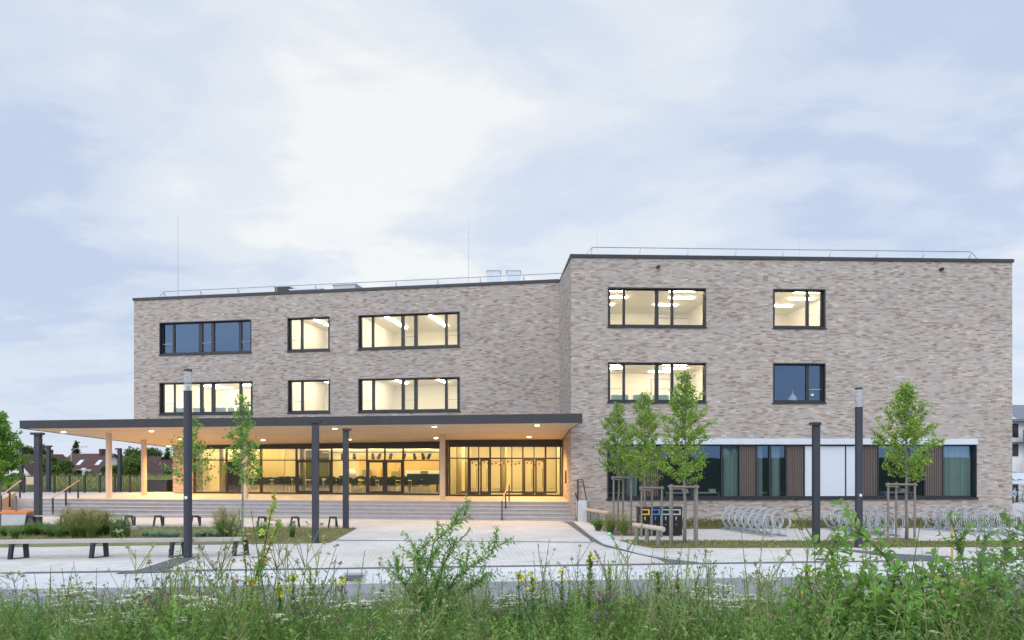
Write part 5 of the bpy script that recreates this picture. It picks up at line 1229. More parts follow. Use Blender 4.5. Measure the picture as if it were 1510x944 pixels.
tree_at(357, 803, 580, 716, 29, 'slim young tree in front of the timber column of the canopy', 15, dens=0.85, leaf=0.10, col=(0.095, 0.18, 0.045), trunk_r=0.04)
tree_at(281, 797, 612, 722, 36, 'thin young tree half hidden behind the left street lamp', 18, dens=0.5, leaf=0.10, col=(0.10, 0.185, 0.045), trunk_r=0.04)
tree_at(0, 776, 606, 716, 37, 'leafy young tree cut off by the left edge', 21, dens=2.0, leaf=0.10, col=(0.085, 0.17, 0.04))
def stake_frame(px, pyb, pyt, half_px, lab, posts=3, skew=0.0):
    x, y, _ = gnd(px, pyb); sc = y / F; H = (pyb - pyt) * sc; w = half_px * sc
    r = empty('tree_stake_frame', (x, y, 0), lab, 'tree stakes', 'timber stake frames round the young trees')
    cs = {3: [(-1, -.35), (1, -.25), (0.25, 0.95)], 4: [(-1, -.6), (0.9, -.7), (1.05, .55), (-0.6, .8)]}[posts]
    pts = [(x + a * w, y + b * w * 0.9) for a, b in cs]
    for i, (a, b) in enumerate(pts): m = MB(); m.tube([(a, b, 0), (a + 0.01, b, H + 0.06)], [0.04, 0.035], 10); m.build('post', GREYW, r)
    for i in range(posts):
        a, b = Vector((*pts[i], H - 0.02 * i)), Vector((*pts[(i + 1) % posts], H - 0.02 * i - 0.01)); d = (b - a).normalized(); m = MB(); m.tube([a - d * 0.08, b + d * 0.08], 0.036, 8); m.build('rail', GREYW, r)
    m = MB(); c = Vector((sum(p[0] for p in pts) / posts, sum(p[1] for p in pts) / posts, H - 0.1)); m.tube([Vector((*pts[0], H - 0.08)), c], 0.012, 5); m.build('tie', TANW, r)
stake_frame(1006, 803, 717, 20, 'timber stake frame round the tallest of the three trees', 4)
stake_frame(960, 792, 719, 15, 'timber stake frame behind the recycling station', 3)
stake_frame(917, 784, 704, 13, 'timber stake frame round the leftmost of the three trees', 3)
stake_frame(1326, 798, 714, 20, 'timber stake frame round the lone tree on the right lawn', 3)
x, y, _ = gnd(364, 818); m = MB(); m.tube([(x, y, 0), (x, y, 0.45)], 0.045, 10); 
x, y, _ = gnd(23.5, 775); m = MB(); m.tube([(x, y, 0), (x, y, 1.25)], 0.04, 10); tag(m.build('stake', GREYW, None, loc=(x, y, 0)), 'single grey stake before the orange topped seat', 'stake')

# ------------------------------------------------------------------ background trees
def big_tree(px, y, top_py, half_px, zb, lab, seed, col, conifer=False, name='broad_tree'):
    global NP
    NP = np.random.default_rng(seed); q = random.Random(seed); x = ray(px) * y; H = E + (HY - top_py) / F * y - zb; W = half_px / F * y
    r = empty(name, (0, 0, 0), lab, 'tree', 'trees beyond the field'); wood = MB(); fol = Fol()
    wood.tube([(0, 0, 0), (0.05, 0, H * 0.4), (0, 0.05, H * 0.85)], [0.035 * H, 0.024 * H, 0.006 * H], 8); P = []; C = []
    if conifer:
        for i in range(46):
            t = i / 46; z = H * (0.12 + 0.88 * t); L = W * (1 - t) ** 0.8 * q.uniform(0.7, 1.1) + 0.05 * W; az = i * 2.4; d = Vector((math.cos(az), math.sin(az), -0.15))
            wood.tube([(0, 0, z), tuple(Vector((0, 0, z)) + d * L)], [0.05, 0.015], 3, caps=False)
            k = int(16 + 40 * (1 - t)); f = NP.uniform(0.1, 1.05, k)[:, None]; P.append(np.array((0, 0, z)) + np.array(d) * L * f + NP.normal(scale=0.05 * H * (1 - t) + 0.1, size=(k, 3)) * np.array([1, 1, .6])); C.append(vcol(k, col, .3))
    else:
        for i in range(30):
            az = q.uniform(0, 6.28); rr = W * 0.74 * q.uniform(0, 1) ** 0.5; zc = H * q.uniform(0.30, 0.84); rr *= 1 - max(0, (zc / H - 0.5)) * 1.3
            c = Vector((rr * math.cos(az), rr * math.sin(az), zc)); wood.tube([(0, 0, zc * 0.55), tuple(c)], [0.014 * H, 0.005 * H], 4, caps=False)
            rad = W * q.uniform(0.24, 0.42); k = 130; v = unit(NP.normal(size=(k, 3))) * (rad * NP.uniform(0.45, 1.08, (k, 1))) * np.array([1, 1, .8]); P.append(np.array(c) + v); C.append(vcol(k, np.array(col) * q.uniform(0.8, 1.25), .3))
    P = np.concatenate(P); C = np.concatenate(C); N = len(P); s = 0.055 * H ** 0.75 + 0.1
    fol.leaves(P, rdir(N), rdir(N, .5), s * NP.uniform(.8, 1.7, N), s * NP.uniform(.6, 1.1, N), C, .2)
    wood.build('trunk', TWIG, r); fol.build('crown', LEAF, r); place(r, (x, y, zb)); return r
DKG, MDG, OLG = (0.03, 0.05, 0.025), (0.05, 0.085, 0.03), (0.075, 0.11, 0.035)
BT = [(48, 150, 649, 26, -4.4, 'dark round tree behind the house with the pale gable', DKG, 0), (112, 128, 652, 9, -4.2, 'dark pointed conifer above the large brown roof', DKG, 1), (96, 112, 675, 20, -3.8, 'bushy tree between the two nearest house roofs', MDG, 0),
      (72, 104, 664, 14, -3.4, 'pale thin tree rising beside the far light column', OLG, 0), (152, 150, 668, 13, -4.4, 'dark tree just left of the front canopy column', DKG, 0), (172, 108, 682, 14, -3.7, 'low green tree between the left canopy columns', MDG, 0),
      (196, 112, 664, 20, -3.9, 'green tree hiding the house between the canopy columns', OLG, 0), (224, 150, 656, 20, -4.4, 'large green tree just right of the second canopy column', MDG, 0), (247, 150, 661, 11, -4.4, 'dark blue green conifer beside the brick pier', DKG, 1),
      (205, 165, 655, 26, -4.4, 'tall green tree behind the second canopy column', MDG, 0), (14, 145, 660, 24, -4.4, 'green tree at the left edge behind the houses', MDG, 0), (160, 95, 680, 12, -2.6, 'bushy green tree left of the front canopy column', MDG, 0), (82, 92, 682, 12, -2.4, 'bushy olive tree right of the two far left light columns', OLG, 0), (132, 96, 692, 10, -2.6, 'small hedge tree in front of the large brown roof', MDG, 0), (250, 90, 690, 10, -2.2, 'small bushy tree beside the brick pier', MDG, 0), (-30, 140, 650, 40, -4.4, 'large tree beyond the left edge', MDG, 0),
      (1506, 60, 706, 16, -0.2, 'green shrub tree behind the cycle shelter', MDG, 0)]
for i, (px, y, tp, hp, zb, lab, c, con) in enumerate(BT): big_tree(px, y, tp, hp, zb, lab, 100 + i, c, bool(con), 'conifer' if con else 'broad_tree')
NP = np.random.default_rng(5)
fol = Fol(); N = 26000; X = NP.uniform(-420, 420, N); Yv = 200 + NP.uniform(0, 25, N); hh = 5.5 + 2.0 * np.sin(X * 0.05) + 1.5 * np.sin(X * 0.21 + 1) + 0.8 * np.sin(X * .7); Z = -4.4 + hh * NP.random(N) ** 0.6
fol.leaves(np.stack([X, Yv, Z], 1), rdir(N), rdir(N, .4), NP.uniform(.8, 1.8, N), NP.uniform(.6, 1.2, N), vcol(N, DKG, .35), .2)
tag(fol.build('far_woods', LEAF), 'dark strip of distant woods along the horizon', 'woods', kind='stuff')
fol = Fol(); N = 9000; X = NP.uniform(-62, -16, N); Yv = NP.uniform(43, 66, N); Z = np.array([ground_z(a, b) for a, b in zip(X, Yv)])
fol.leaves(np.stack([X, Yv, Z], 1), rdir(N, 2.0), rdir(N), NP.uniform(.25, .8, N), NP.uniform(.05, .12, N), vcol(N, (0.15, 0.16, 0.075), .35), .1)
tag(fol.build('field_grass', LEAF), 'rough grass of the field behind the black fence', 'grass', kind='stuff')

# ------------------------------------------------------------------ lawn grass and ornamental grasses
def in_poly(x, y, poly):
    c = False; j = len(poly) - 1
    for i in range(len(poly)):
        if (poly[i][1] > y) != (poly[j][1] > y) and x < (poly[j][0] - poly[i][0]) * (y - poly[i][1]) / (poly[j][1] - poly[i][1]) + poly[i][0]: c = not c
        j = i
    return c
fol = Fol()
for pix, N in (([(-60, 801), (486, 800), (527, 779), (-60, 774.5)], 15000), ([(912, 797.6), (1560, 799), (1560, 806.5), (962, 808.5), (938, 804)], 9000), ([(985, 780.5), (1560, 777.5), (1560, 766.5), (985, 768.5)], 11000)):
    poly = [gnd(a, b)[:2] for a, b in pix]; lo = np.min(poly, 0); hi = np.max(poly, 0); pts = []
    while len(pts) < N:
        p = NP.uniform(lo, hi)
        if in_poly(p[0], p[1], poly): pts.append((p[0], p[1], 0.01))
    P = np.array(pts); cl = 0.5 + 0.5 * np.sin(P[:, 0] * 1.3 + 2 * np.sin(P[:, 1])); tall = 1.0 if pix[0][0] != 985 else 2.4; dk = 0.72 if pix[0][0] != 985 else 0.5
    C = vcol(N, (0.13, 0.15, 0.06), .3); dry = NP.random(N) < (0.25 + 0.3 * cl); C[dry] = vcol(int(dry.sum()), (0.27, 0.235, 0.13), .25)
    fol.leaves(P, rdir(N, 1.6), rdir(N), NP.uniform(.04, .10, N) * tall, NP.uniform(.010, .022, N), C * dk, .15)
tag(fol.build('lawn_grass', LEAF), 'short dry grass of the lawns', 'grass', kind='stuff')
def tuft(kind, seed):
    global NP
    NP = np.random.default_rng(seed)
    f = Fol(); n, h, sp, col = {'fescue': (420, .38, .9, (0.17, 0.235, 0.19)), 'green': (420, .60, .75, (0.085, 0.14, 0.05)), 'feather': (520, .85, .62, (0.115, 0.155, 0.055)), 'upright': (130, .80, .34, (0.075, 0.125, 0.05))}[kind]
    az = NP.uniform(0, 6.283, n); ti = NP.random(n) * sp; base = np.stack([np.cos(az), np.sin(az), np.zeros(n)], 1) * NP.uniform(0, .12, (n, 1)); d1 = np.stack([np.cos(az) * ti * .6, np.sin(az) * ti * .6, np.ones(n)], 1); d2 = np.stack([np.cos(az) * ti * 1.7, np.sin(az) * ti * 1.7, np.ones(n) * (1 - .5 * ti)], 1)
    L = h * NP.uniform(.55, 1.05, n)[:, None]; m1 = base + unit(d1) * L * .55; C = vcol(n, col, .3)
    f.stems(base, m1, .006, .005, C); f.leaves(m1, d2, rdir(n), L[:, 0] * .55, .014, C, .1)
    if kind == 'feather':
        k = 90; az = NP.uniform(0, 6.283, k); t = NP.random(k) * .55; b = np.zeros((k, 3)); e = unit(np.stack([np.cos(az) * t, np.sin(az) * t, np.ones(k)], 1)) * NP.uniform(.9, 1.25, (k, 1)); f.stems(b, e, .004, .003, vcol(k, (0.17, 0.18, 0.08), .2)); 
        for j in range(5): f.leaves(e - unit(e) * 0.05 * j, unit(e) + rdir(k) * .5, rdir(k), .09, .02, vcol(k, (0.22, 0.21, 0.11), .25), .1)
    r = empty('ornamental_grass', (0, 0, 0), '', 'grass clump', ''); r['kind'] = 'thing'; f.build('blades', LEAF, r); return r
TU = {}
def put_tuft(kind, px, py, sc, lab, group):
    key = kind
    if key not in TU: TU[key] = tuft(kind, 40 + len(TU)); o = TU[key]
    else: o = copy_tree(TU[key])
    sc *= 0.78
    x, y, _ = gnd(px, py); place(o, (x, y, 0.01), rng.uniform(0, 6.28), sc, lab, group)
for i, px in enumerate((216, 226, 236, 247, 256, 292, 301, 312, 322, 331)): put_tuft('fescue', px + rng.uniform(-2, 2), 793 + rng.uniform(-2, 2.5), rng.uniform(.85, 1.15), 'low blue grey fescue clump in the lawn either side of the left lamp', 'blue fescue clumps')
for px in (6, 22, 32, 43, 55, 66, 76, 88): put_tuft('green', px, 792 + rng.uniform(-3, 3), rng.uniform(.8, 1.1), 'low green grass clump at the left end of the lawn', 'green grass clumps')
for px in (99, 110, 122, 134, 146, 157): put_tuft('feather', px, 793 + rng.uniform(-4, 2), rng.uniform(.9, 1.15), 'tall feathery grass clump in the middle of the left planting', 'feathery grass clumps')
for px in (168, 176, 186): put_tuft('upright', px, 793, rng.uniform(1.0, 1.3), 'upright green grass clump right of the feathery grasses', 'upright grass clumps by the stone slab')
put_tuft('feather', 330, 795, 1.15, 'broad feathery grass clump left of the slim young tree', ''); put_tuft('feather', 343, 796, 0.95, 'smaller feathery grass clump at the foot of the slim young tree', '')
put_tuft('upright', 386, 795, 1.1, 'upright dark grass clump right of the slim young tree', ''); put_tuft('upright', 431, 793, 0.9, 'lone upright grass clump left of the front light column', '')
put_tuft('green', 882, 783, 1.05, 'dark green grass clump at the left of the planted bed', ''); put_tuft('feather', 900, 788, 0.85, 'yellow green grass clump in the middle of the planted bed', ''); put_tuft('feather', 920, 790, 0.85, 'yellow green grass clump left of the recycling station', '')

# ------------------------------------------------------------------ flower meadow in front
def mz(x, y): return ground_z(x, y)
def stalk_herb(f, h, col, n_leaf, lL, lW, lean, top=0.9, droop=0.2, r=0.0035, start=0.05):
    """one leafy stalk into Fol f at the origin"""
    a = NP.uniform(0, 6.283); b = np.array([math.cos(a), math.sin(a), 0]) * lean * h; p0 = np.zeros(3); p1 = np.array([0, 0, h * .5]) + b * .35; p2 = np.array([0, 0, h]) + b
    f.stems([p0, p1], [p1, p2], [r, r * .8], [r * .8, r * .45], np.array(col) * 0.9)
    t = NP.uniform(start, top, n_leaf)[:, None]; P = np.where(t < .5, p0 + (p1 - p0) * t * 2, p1 + (p2 - p1) * (t * 2 - 1)); az = NP.uniform(0, 6.283, n_leaf)
    d = np.stack([np.cos(az), np.sin(az), NP.uniform(.2, 1.2, n_leaf) - droop], 1); k = (1.15 - .75 * t[:, 0])
    f.leaves(P, d, np.tile([0, 0, 1.0], (n_leaf, 1)) + .3 * NP.normal(size=(n_leaf, 3)), lL * k * NP.uniform(.7, 1.2, n_leaf), lW * k, vcol(n_leaf, col, .28), .15)
    return p2, p1
G1, G2, G3, DRY = (0.115, 0.185, 0.055), (0.085, 0.145, 0.045), (0.165, 0.21, 0.10), (0.24, 0.20, 0.12)
NP = np.random.default_rng(77)
protos = []
for i in range(10):
    f = Fol(); stalk_herb(f, NP.uniform(.55, .85), [G1, G2, G3][i % 3], 46, .085, .014, .12); protos.append(f)
for i in range(6):   # branching herbs with tiny seed heads
    f = Fol(); h = NP.uniform(.5, .75); p2, p1 = stalk_herb(f, h, G3, 40, .06, .012, .1)
    for k in range(8):
        t = NP.uniform(.45, .95); p = p1 + (p2 - p1) * max(0, t * 2 - 1) if t > .5 else p1 * t * 2; a = NP.uniform(0, 6.28); q = p + np.array([math.cos(a) * .09, math.sin(a) * .09, NP.uniform(.10, .2)])
        f.stems([p], [q], .0025, .0015, G3); f.leaves(np.tile(q, (7, 1)), rdir(7, .6), rdir(7), .018, .009, vcol(7, (0.20, 0.21, 0.13) if i % 3 else (0.17, .13, .10), .3))
    protos.append(f)
grass_p = []
for i in range(6):
    f = Fol(); n = 26; az = NP.uniform(0, 6.283, n); b = np.stack([np.cos(az), np.sin(az), 0 * az], 1) * NP.uniform(0, .06, (n, 1)); t = NP.random(n) * .5
    L = NP.uniform(.25, .62, (n, 1)); e = b + unit(np.stack([np.cos(az) * t, np.sin(az) * t, np.ones(n)], 1)) * L * .6; c = vcol(n, [G2, G1, (0.15, 0.17, 0.08), G1, G1, DRY][i], .3)
    f.stems(b, e, .004, .003, c); f.leaves(e, unit(e - b) + np.stack([np.cos(az), np.sin(az), 0 * az], 1) * .5, rdir(n), L[:, 0] * .5, .008, c, .1); grass_p.append(f)
def spot(y0=3.7, y1=11.6, m=1.32):
    while True:
        y = math.sqrt(rng.uniform(y0 * y0, y1 * y1)); x = rng.uniform(-.76, .76) * y * m
        return x, y
for i in range(5):   # low bushy broad-leaved herbs
    f = Fol()
    for k in range(7):
        g_ = Fol(); stalk_herb(g_, NP.uniform(.3, .5), [(0.10, .18, .05), (.085, .15, .045), (.13, .19, .07), (.11, .19, .05), (.09, .16, .06)][i], 24, .055, .022, .45, 1.0); f.add(g_, (NP.normal() * .05, NP.normal() * .05, 0))
    protos.append(f); bushy = protos[-5:]
herbs = Fol(); grs = Fol()
for i in range(3000):
    x, y = spot(3.6, 12.0); grs.add(rng.choice(grass_p), (x, y, mz(x, y)), rng.uniform(0, 6.28), rng.uniform(.42, .8) * (0.62 if x / y * F + CX < 330 else 1.0) * (0.7 if y > 8.5 else 1.0), rng.uniform(.75, 1.2))
def dens(x, y):      # drifts: sparser in front of the kerb at the left, dense at the right
    px = x / y * F + CX; d = 0.62 + 0.3 * math.sin(px * .021 + 1.0) + 0.22 * math.sin(px * .057) + (0.25 if px > 330 else -0.05)
    return d
for i in range(5200):
    x, y = spot(3.8, 11.4)
    if rng.random() > dens(x, y): continue
    p = rng.choice(protos); s = rng.uniform(.55, 1.3) * (1.0 + .25 * math.sin(x * 1.7 + y)); herbs.add(p, (x, y, mz(x, y)), rng.uniform(0, 6.28), s, rng.uniform(.65, 1.4))
for i in range(1600):
    x, y = spot(3.8, 11.2); herbs.add(rng.choice(bushy), (x, y, mz(x, y)), rng.uniform(0, 6.28), rng.uniform(.7, 1.4), rng.uniform(.7, 1.45))
tag(grs.build('meadow_grass', LEAF), 'long grass filling the roadside flower meadow', 'grass', kind='stuff')
tag(herbs.build('meadow_herbs', LEAF), 'tangle of leafy green wild herbs in the roadside meadow', 'wild herbs', kind='stuff')

def flower_root(name, cat): return empty(name, (0, 0, 0), '', cat, '')
def yarrow(seed):
    global NP
    NP = np.random.default_rng(seed); r = flower_root('yarrow', 'wildflower'); f = Fol(); fl = Fol(); h = NP.uniform(.62, .82)
    p2, p1 = stalk_herb(f, h, (0.14, 0.175, 0.10), 44, .07, .016, .08, .85)
    for k in range(8 if seed % 2 else 6):
        a = NP.uniform(0, 6.28); b = p1 + (p2 - p1) * NP.uniform(.55, .92); rr = .05 + .035 * (k % 3); q = np.array([p2[0] + math.cos(a) * rr, p2[1] + math.sin(a) * rr, p2[2] + NP.uniform(-.05, .02)]); f.stems([b], [q], .003, .002, (0.14, .17, .1))
        n = 46; rad = NP.uniform(.03, .052); aa = NP.uniform(0, 6.28, n); ra = rad * np.sqrt(NP.random(n)); P = q + np.stack([np.cos(aa) * ra, np.sin(aa) * ra, NP.uniform(-.003, .005, n)], 1)
        fl.leaves(P, np.stack([np.cos(aa), np.sin(aa), .25 + 0 * aa], 1), np.tile([0, 0, 1.0], (n, 1)), .014, .012, vcol(n, (0.76, 0.78, 0.72), .12, .04), .1)
        f.leaves(np.tile(q, (6, 1)) - np.array([0, 0, .006]), rdir(6, .1), rdir(6, 1), .03, .012, vcol(6, (.15, .19, .1), .2))
    f.build('stem', LEAF, r); fl.build('flower_head', PETAL, r); return r
def primrose(seed, h, n_leaf=120, flowers=6, lL=.13):
    global NP
    NP = np.random.default_rng(seed); r = flower_root('evening_primrose', 'wildflower'); f = Fol(); fl = Fol()
    f.stems([[0, 0, 0]], [[.02, .01, h]], .007, .004, (0.10, .14, .05)); t = np.sqrt(NP.random(n_leaf)) * .93 + .03; az = NP.uniform(0, 6.28, n_leaf); P = np.stack([.02 * t, .01 * t, h * t], 1); k = (1.05 - .72 * t)
    f.leaves(P, np.stack([np.cos(az), np.sin(az), .42 + .6 * t], 1), np.tile([0, 0, 1.0], (n_leaf, 1)), lL * k, .028 * k + .004, vcol(n_leaf, (0.085, .155, .05), .25), .12, fine=True)
    n = 24; az = NP.uniform(0, 6.28, n); f.leaves(np.tile([.02, .01, h * .96], (n, 1)) + np.stack([0 * az, 0 * az, NP.uniform(-.05, .03, n)], 1), np.stack([np.cos(az) * .4, np.sin(az) * .4, 1 + 0 * az], 1), rdir(n), .035, .010, vcol(n, (.22, .30, .07), .2))
    for k in range(flowers):
        a = NP.uniform(0, 6.28); z = h * NP.uniform(.86, .98); c = np.array([.02 + math.cos(a) * .035, .01 + math.sin(a) * .035, z]); aa = np.arange(4) * 1.57 + a; fl.leaves(np.tile(c, (4, 1)), np.stack([np.cos(aa), np.sin(aa), .5 + 0 * aa], 1), np.tile([math.cos(a), math.sin(a), .55], (4, 1)), .032, .034, vcol(4, (.80, .70, .05), .1, .04), .2)
    f.build('stem', LEAF, r); fl.build('flower', PETAL, r); return r
def knapweed(seed):
    global NP
    NP = np.random.default_rng(seed); r = flower_root('purple_knapweed', 'wildflower'); f = Fol(); fl = Fol(); p2, p1 = stalk_herb(f, .55, (0.09, .125, .06), 34, .08, .014, .15, .8)
    for k in range(6):
        a = NP.uniform(0, 6.28); b = p1 + (p2 - p1) * NP.uniform(.2, .9); q = b + np.array([math.cos(a) * .07, math.sin(a) * .07, NP.uniform(.06, .15)]); f.stems([b], [q], .0025, .002, (.1, .13, .06)); n = 14; fl.leaves(np.tile(q, (n, 1)), rdir(n, .9), rdir(n), .02, .007, vcol(n, (.31, .24, .37), .25, .1)); f.leaves(np.tile(q - np.array([0, 0, .012]), (5, 1)), rdir(5, .8), rdir(5), .016, .012, vcol(5, (.08, .09, .05), .2))
    f.build('stem', LEAF, r); fl.build('flower_head', PETAL, r); return r
def scatter(protos, spots, lab, group, smin=.8, smax=1.2):
    used = set()
    for i, (x, y) in enumerate(spots):
        k = i % len(protos); o = protos[k] if k not in used else copy_tree(protos[k]); used.add(k)
        place(o, (x, y, mz(x, y) - .01), rng.uniform(0, 6.28), rng.uniform(smin, smax), lab, group)
def cluster(px, y, n, sx, sy): return [(ray(px + rng.gauss(0, sx)) * yy, yy) for yy in [max(4.2, y + rng.gauss(0, sy)) for _ in range(n)]]
ysp = cluster(175, 7.4, 15, 45, 1.2) + cluster(260, 6.0, 8, 60, 1.0) + cluster(60, 7, 8, 40, 1) + cluster(420, 6, 9, 45, 1.0) + cluster(1040, 7.0, 15, 45, 1.1) + cluster(1075, 6.2, 12, 30, .6) + cluster(800, 7, 8, 70, .8) + cluster(560, 6.5, 6, 40, .8) + cluster(285, 4.7, 4, 20, .2)
scatter([yarrow(s) for s in range(60, 67)], ysp, 'white yarrow with flat flower heads standing in the roadside meadow', 'white yarrow in the meadow', .62, 1.12)
scatter([primrose(80 + s, .75 + .07 * s, 80, 3 + s % 3, .11) for s in range(4)], cluster(450, 7.2, 10, 26, .8) + cluster(872, 8.0, 3, 14, .3) + cluster(770, 5.6, 2, 25, .3) + cluster(1190, 7.6, 5, 22, .5) + cluster(1500, 7, 2, 20, .4), 'small yellow flowered evening primrose among the meadow herbs', 'yellow evening primroses in the meadow', .85, 1.12)
scatter([knapweed(s) for s in range(90, 95)], cluster(900, 6.2, 16, 28, .6) + cluster(460, 4.9, 7, 20, .2) + cluster(730, 5.8, 6, 30, .4) + cluster(1170, 5.6, 4, 25, .4) + cluster(215, 5.6, 3, 14, .3), 'purple knapweed in the roadside meadow', 'purple knapweed in the meadow')
def meadow_place(o, px, y, top_py, h, lab):
    x = ray(px) * y; z = mz(x, y); s = (E + (HY - top_py) / F * y - z) / h; place(o, (x, y, z - .01), rng.uniform(0, 6.28), s, lab); return o
meadow_place(primrose(301, 1.0, 240, 4, .21), 973, 6.3, 841, 1.0, 'tallest dense evening primrose spike with dark leaves right of centre')
meadow_place(primrose(302, 1.0, 200, 5, .19), 1001, 6.6, 850, 1.0, 'evening primrose spike with yellow crown right of the tallest one')
meadow_place(primrose(303, 1.0, 160, 5, .14), 868, 7.6, 812, 1.0, 'tall thin evening primrose rising above the kerb line')

# ------------------------------------------------------------------ shrubs and saplings in the meadow
def shrub(name, lab, cat, px, y, stems, leafL, leafW, col, seed, twig=6, spacing=.035, col2=None, frac2=.2, bark=TWIG, rad=.008, start=.2, opp=True, twl=.22, fine=True):
    """stems: pixel/height polylines [(px, py, dy), ...] from the ground up; leaves in pairs along stems and twigs"""
    global NP
    NP = np.random.default_rng(seed); q = random.Random(seed); x0 = ray(px) * y; z0 = mz(x0, y); r = empty(name, (x0, y, z0), lab, cat); wood = MB(); f = Fol(); P = []; Dd = []
    for line in stems:
        pts = [Vector((x0, y, z0 - .02))] + [Vector(at(a, b, y + dy)) for a, b, dy in line]; nn = len(pts); wood.tube(pts, [rad * (1 - .8 * i / (nn - 1)) + .0015 for i in range(nn)], 6)
        Lt = sum((b - a).length for a, b in zip(pts, pts[1:])); acc = 0; branches = []
        for a, b in zip(pts, pts[1:]):
            L = (b - a).length; d = (b - a).normalized(); u = 0
            while u < L:
                fr = (acc + u) / Lt
                if fr > start: P.append(a + d * u); Dd.append(d)
                u += spacing
            for k in range(max(1, int(twig * L / Lt))):
                uu = q.uniform(0, L); fr = (acc + uu) / Lt
                if fr > start * .6: branches.append((a + d * uu, d, fr))
            acc += L
        for b, d, fr in branches:
            td = (d * .7 + Vector((q.uniform(-1, 1), q.uniform(-1, 1), q.uniform(-.1, .6)))).normalized(); tl = twl * q.uniform(.6, 1.3) * (1.25 - .6 * fr); e = b + td * tl + Vector((0, 0, .03)); wood.tube([b, b + td * tl * .5, e], [.0035, .0025, .0012], 4, caps=False); u = spacing
            while u < tl: P.append(b + td * u); Dd.append(td); u += spacing
    P = np.array([tuple(p) for p in P]); Dd = np.array([tuple(d) for d in Dd]); N = len(P); rep = 2 if opp else 1; side = unit(np.cross(Dd, rdir(N))); c = vcol(N, col, .25)
    if col2: m_ = NP.random(N) < frac2; c[m_] = vcol(int(m_.sum()), col2, .2)
    for s in ((1, -1) if opp else (1,)):
        f.leaves(P, side * s + Dd * .45 + NP.normal(scale=.25, size=(N, 3)) + np.array([0, 0, .1]), np.tile([0, 0, 1.0], (N, 1)) + .45 * NP.normal(size=(N, 3)), leafL * NP.uniform(.6, 1.2, N), leafW * NP.uniform(.7, 1.15, N), c, .14, fine=fine)
    wood.build('stem', bark, r); f.build('foliage', LEAF, r); return r
shrub('willow_shrub', 'slender leaved green shrub standing tallest in the middle of the meadow', 'shrub', 634, 6.4,
      [[(632, 900, 0), (628, 850, .0), (640, 800, .05), (668, 775, .05), (689, 757, .05)], [(650, 890, .1), (672, 852, .1), (700, 832, .15), (722, 812, .2), (738, 803, .2)], [(622, 880, -.1), (618, 830, -.15), (612, 806, -.2)],
       [(640, 880, .2), (655, 830, .2), (672, 800, .2)], [(610, 890, -.2), (596, 860, -.25), (585, 842, -.3)], [(665, 900, .1), (690, 870, .2), (715, 850, .2)]], .055, .023, (0.13, .225, .075), 31, twig=40, spacing=.027, twl=.30, rad=.006, start=.08)
shrub('maple_sapling', 'thin sapling with yellow green and reddish leaves rising left of centre', 'sapling', 350, 5.6,
      [[(352, 940, 0), (368, 900, 0), (374, 860, 0), (388, 815, 0), (396, 775, 0), (404, 736, 0)], [(360, 920, .1), (372, 870, .1), (385, 835, .1), (400, 800, .1), (412, 770, .1)]], .05, .045, (0.20, .27, .06), 33, twig=16, spacing=.035, col2=(.34, .20, .06), frac2=.16, twl=.10, rad=.009, start=.18)
shrub('maple_sapling', 'low sapling with pale round leaves beside the long front bench', 'sapling', 366, 6.6, [[(364, 880, 0), (362, 830, 0), (357, 790, 0), (352, 752, 0)]], .045, .035, (0.17, .25, .07), 34, twig=7, spacing=.045, twl=.09, rad=.006, start=.35)
DW = (0.11, .205, .05)
shrub('dogwood_shrub', 'broad leaved shrub in front of the kerb right of centre', 'shrub', 1222, 5.2, [[(1225, 900, 0), (1232, 860, 0), (1240, 832, 0)], [(1205, 900, .1), (1196, 870, .1), (1190, 850, .1)], [(1240, 900, -.1), (1262, 868, -.1), (1275, 846, -.1)], [(1228, 890, .2), (1222, 850, .2), (1232, 793, .2), (1236, 815, .2)], [(1180, 910, -.1), (1165, 880, -.1)]], .10, .046, DW, 41, twig=17, spacing=.055, twl=.26, rad=.007, start=.1)
shrub('dogwood_shrub', 'leaning shrub whose leafy tip crosses the foot of the glass headed lamp', 'shrub', 1300, 5.0, [[(1295, 930, 0), (1284, 880, 0), (1276, 850, 0)], [(1335, 880, .05), (1325, 850, .05), (1298, 812, .05), (1268, 786, .05), (1254, 766, .05)], [(1310, 900, .1), (1318, 860, .1), (1322, 834, .1), (1305, 822, .1)], [(1320, 900, -.2), (1345, 872, -.2), (1362, 846, -.2)]], .09, .046, DW, 43, twig=16, spacing=.055, twl=.2, rad=.009, start=.1)
shrub('dogwood_shrub', 'dense leafy shrub filling the lower right of the meadow', 'shrub', 1375, 4.9, [[(1372, 920, 0), (1366, 880, 0), (1350, 848, 0)], [(1390, 920, 0), (1400, 870, 0), (1396, 836, 0)], [(1360, 930, -.2), (1330, 900, -.2), (1312, 880, -.2)], [(1400, 930, .1), (1425, 890, .1), (1445, 866, .1)]], .09, .046, (0.11, .205, .05), 44, twig=20, spacing=.055, twl=.26, start=.1)
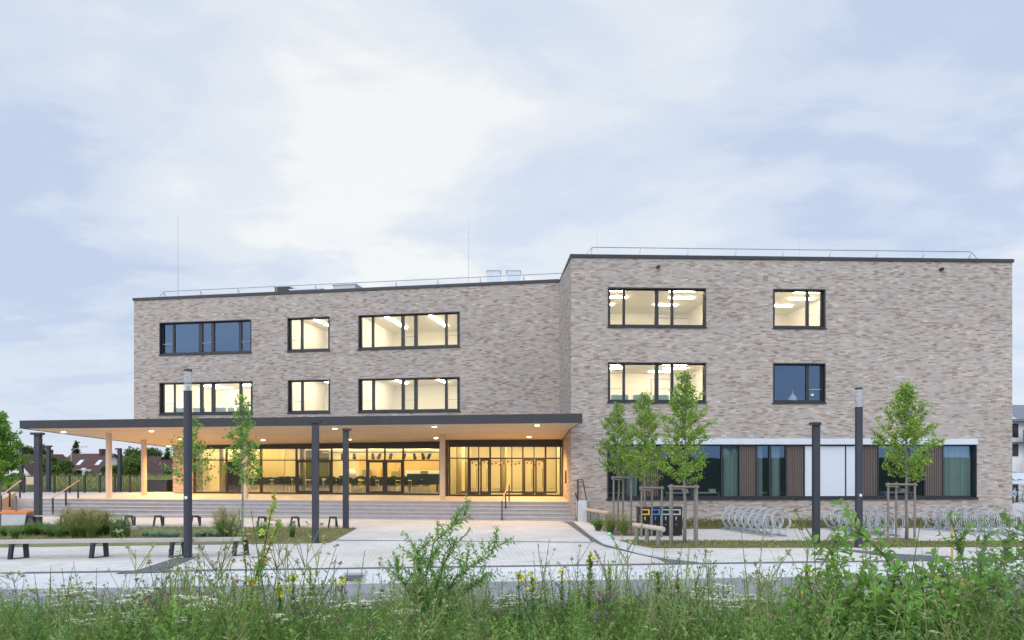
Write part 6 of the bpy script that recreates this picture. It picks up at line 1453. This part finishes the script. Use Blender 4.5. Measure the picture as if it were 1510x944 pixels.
shrub('viburnum_shrub', 'tall open shrub with small leaves in front of the right bike racks', 'shrub', 1425, 5.4, [[(1423, 910, 0), (1430, 870, 0), (1418, 820, 0), (1408, 785, 0), (1402, 768, 0)], [(1440, 900, .1), (1452, 860, .1), (1480, 832, .1), (1510, 812, .1)], [(1430, 890, .2), (1445, 840, .2), (1450, 800, .2), (1452, 785, .2)], [(1415, 900, -.1), (1400, 860, -.1), (1385, 835, -.1)]], .05, .032, (0.095, .18, .05), 46, twig=34, spacing=.04, twl=.24, bark=BARK, rad=.009)
shrub('viburnum_shrub', 'tall shrub with small leaves cut off by the right edge', 'shrub', 1500, 5.0, [[(1490, 900, 0), (1478, 860, 0), (1484, 810, 0), (1490, 770, 0)], [(1510, 900, .1), (1522, 850, .1), (1512, 800, .1), (1508, 775, .1)], [(1495, 900, -.1), (1470, 870, -.1), (1462, 845, -.1)]], .05, .033, (0.10, .185, .05), 47, twig=34, spacing=.04, twl=.24, bark=BARK)
shrub('broadleaf_weed', 'small pale green broad leaved plant in the left of the meadow', 'plant', 250, 5.0, [[(250, 930, 0), (252, 905, 0)], [(262, 925, .1), (268, 900, .1)], [(238, 930, -.1), (228, 915, -.1)]], .08, .055, (0.15, .25, .06), 51, twig=8, spacing=.06, twl=.12, start=.1)
# yellow stick and yellowing spiky plant
x, y = ray(1404) * 8.2, 8.2; z = mz(x, y); zt = E + (HY - 776) / F * y; m = MB(); m.tube([(x, y, z), (x, y, zt)], .012, 8); tag(m.build('marker_stick', pm('yellow_cane', (.50, .40, .10), None, 8, .6), None, loc=(x, y, z)), 'yellow marker stick rising from the yellowing spiky plant', 'stick')
r = empty('spiky_plant', (x, y, z), 'yellowing plant with upright spiky leaves round the yellow stick', 'plant'); NP = np.random.default_rng(9); f = Fol(); n = 60; az = NP.uniform(0, 6.28, n); h0 = E + (HY - 850) / F * y - z
b = np.array([x, y, z]) + np.stack([np.cos(az) * .15, np.sin(az) * .1, NP.uniform(.5, .9, n) * h0], 1); f.leaves(b, np.stack([np.cos(az) * .35, np.sin(az) * .3, 1 + 0 * az], 1), rdir(n), NP.uniform(.18, .34, n), .03, vcol(n, (.42, .33, .07), .25), .1); f.stems(np.tile([x, y, z], (n, 1)), b, .004, .003, (.2, .19, .06)); f.build('leaves', LEAF, r)
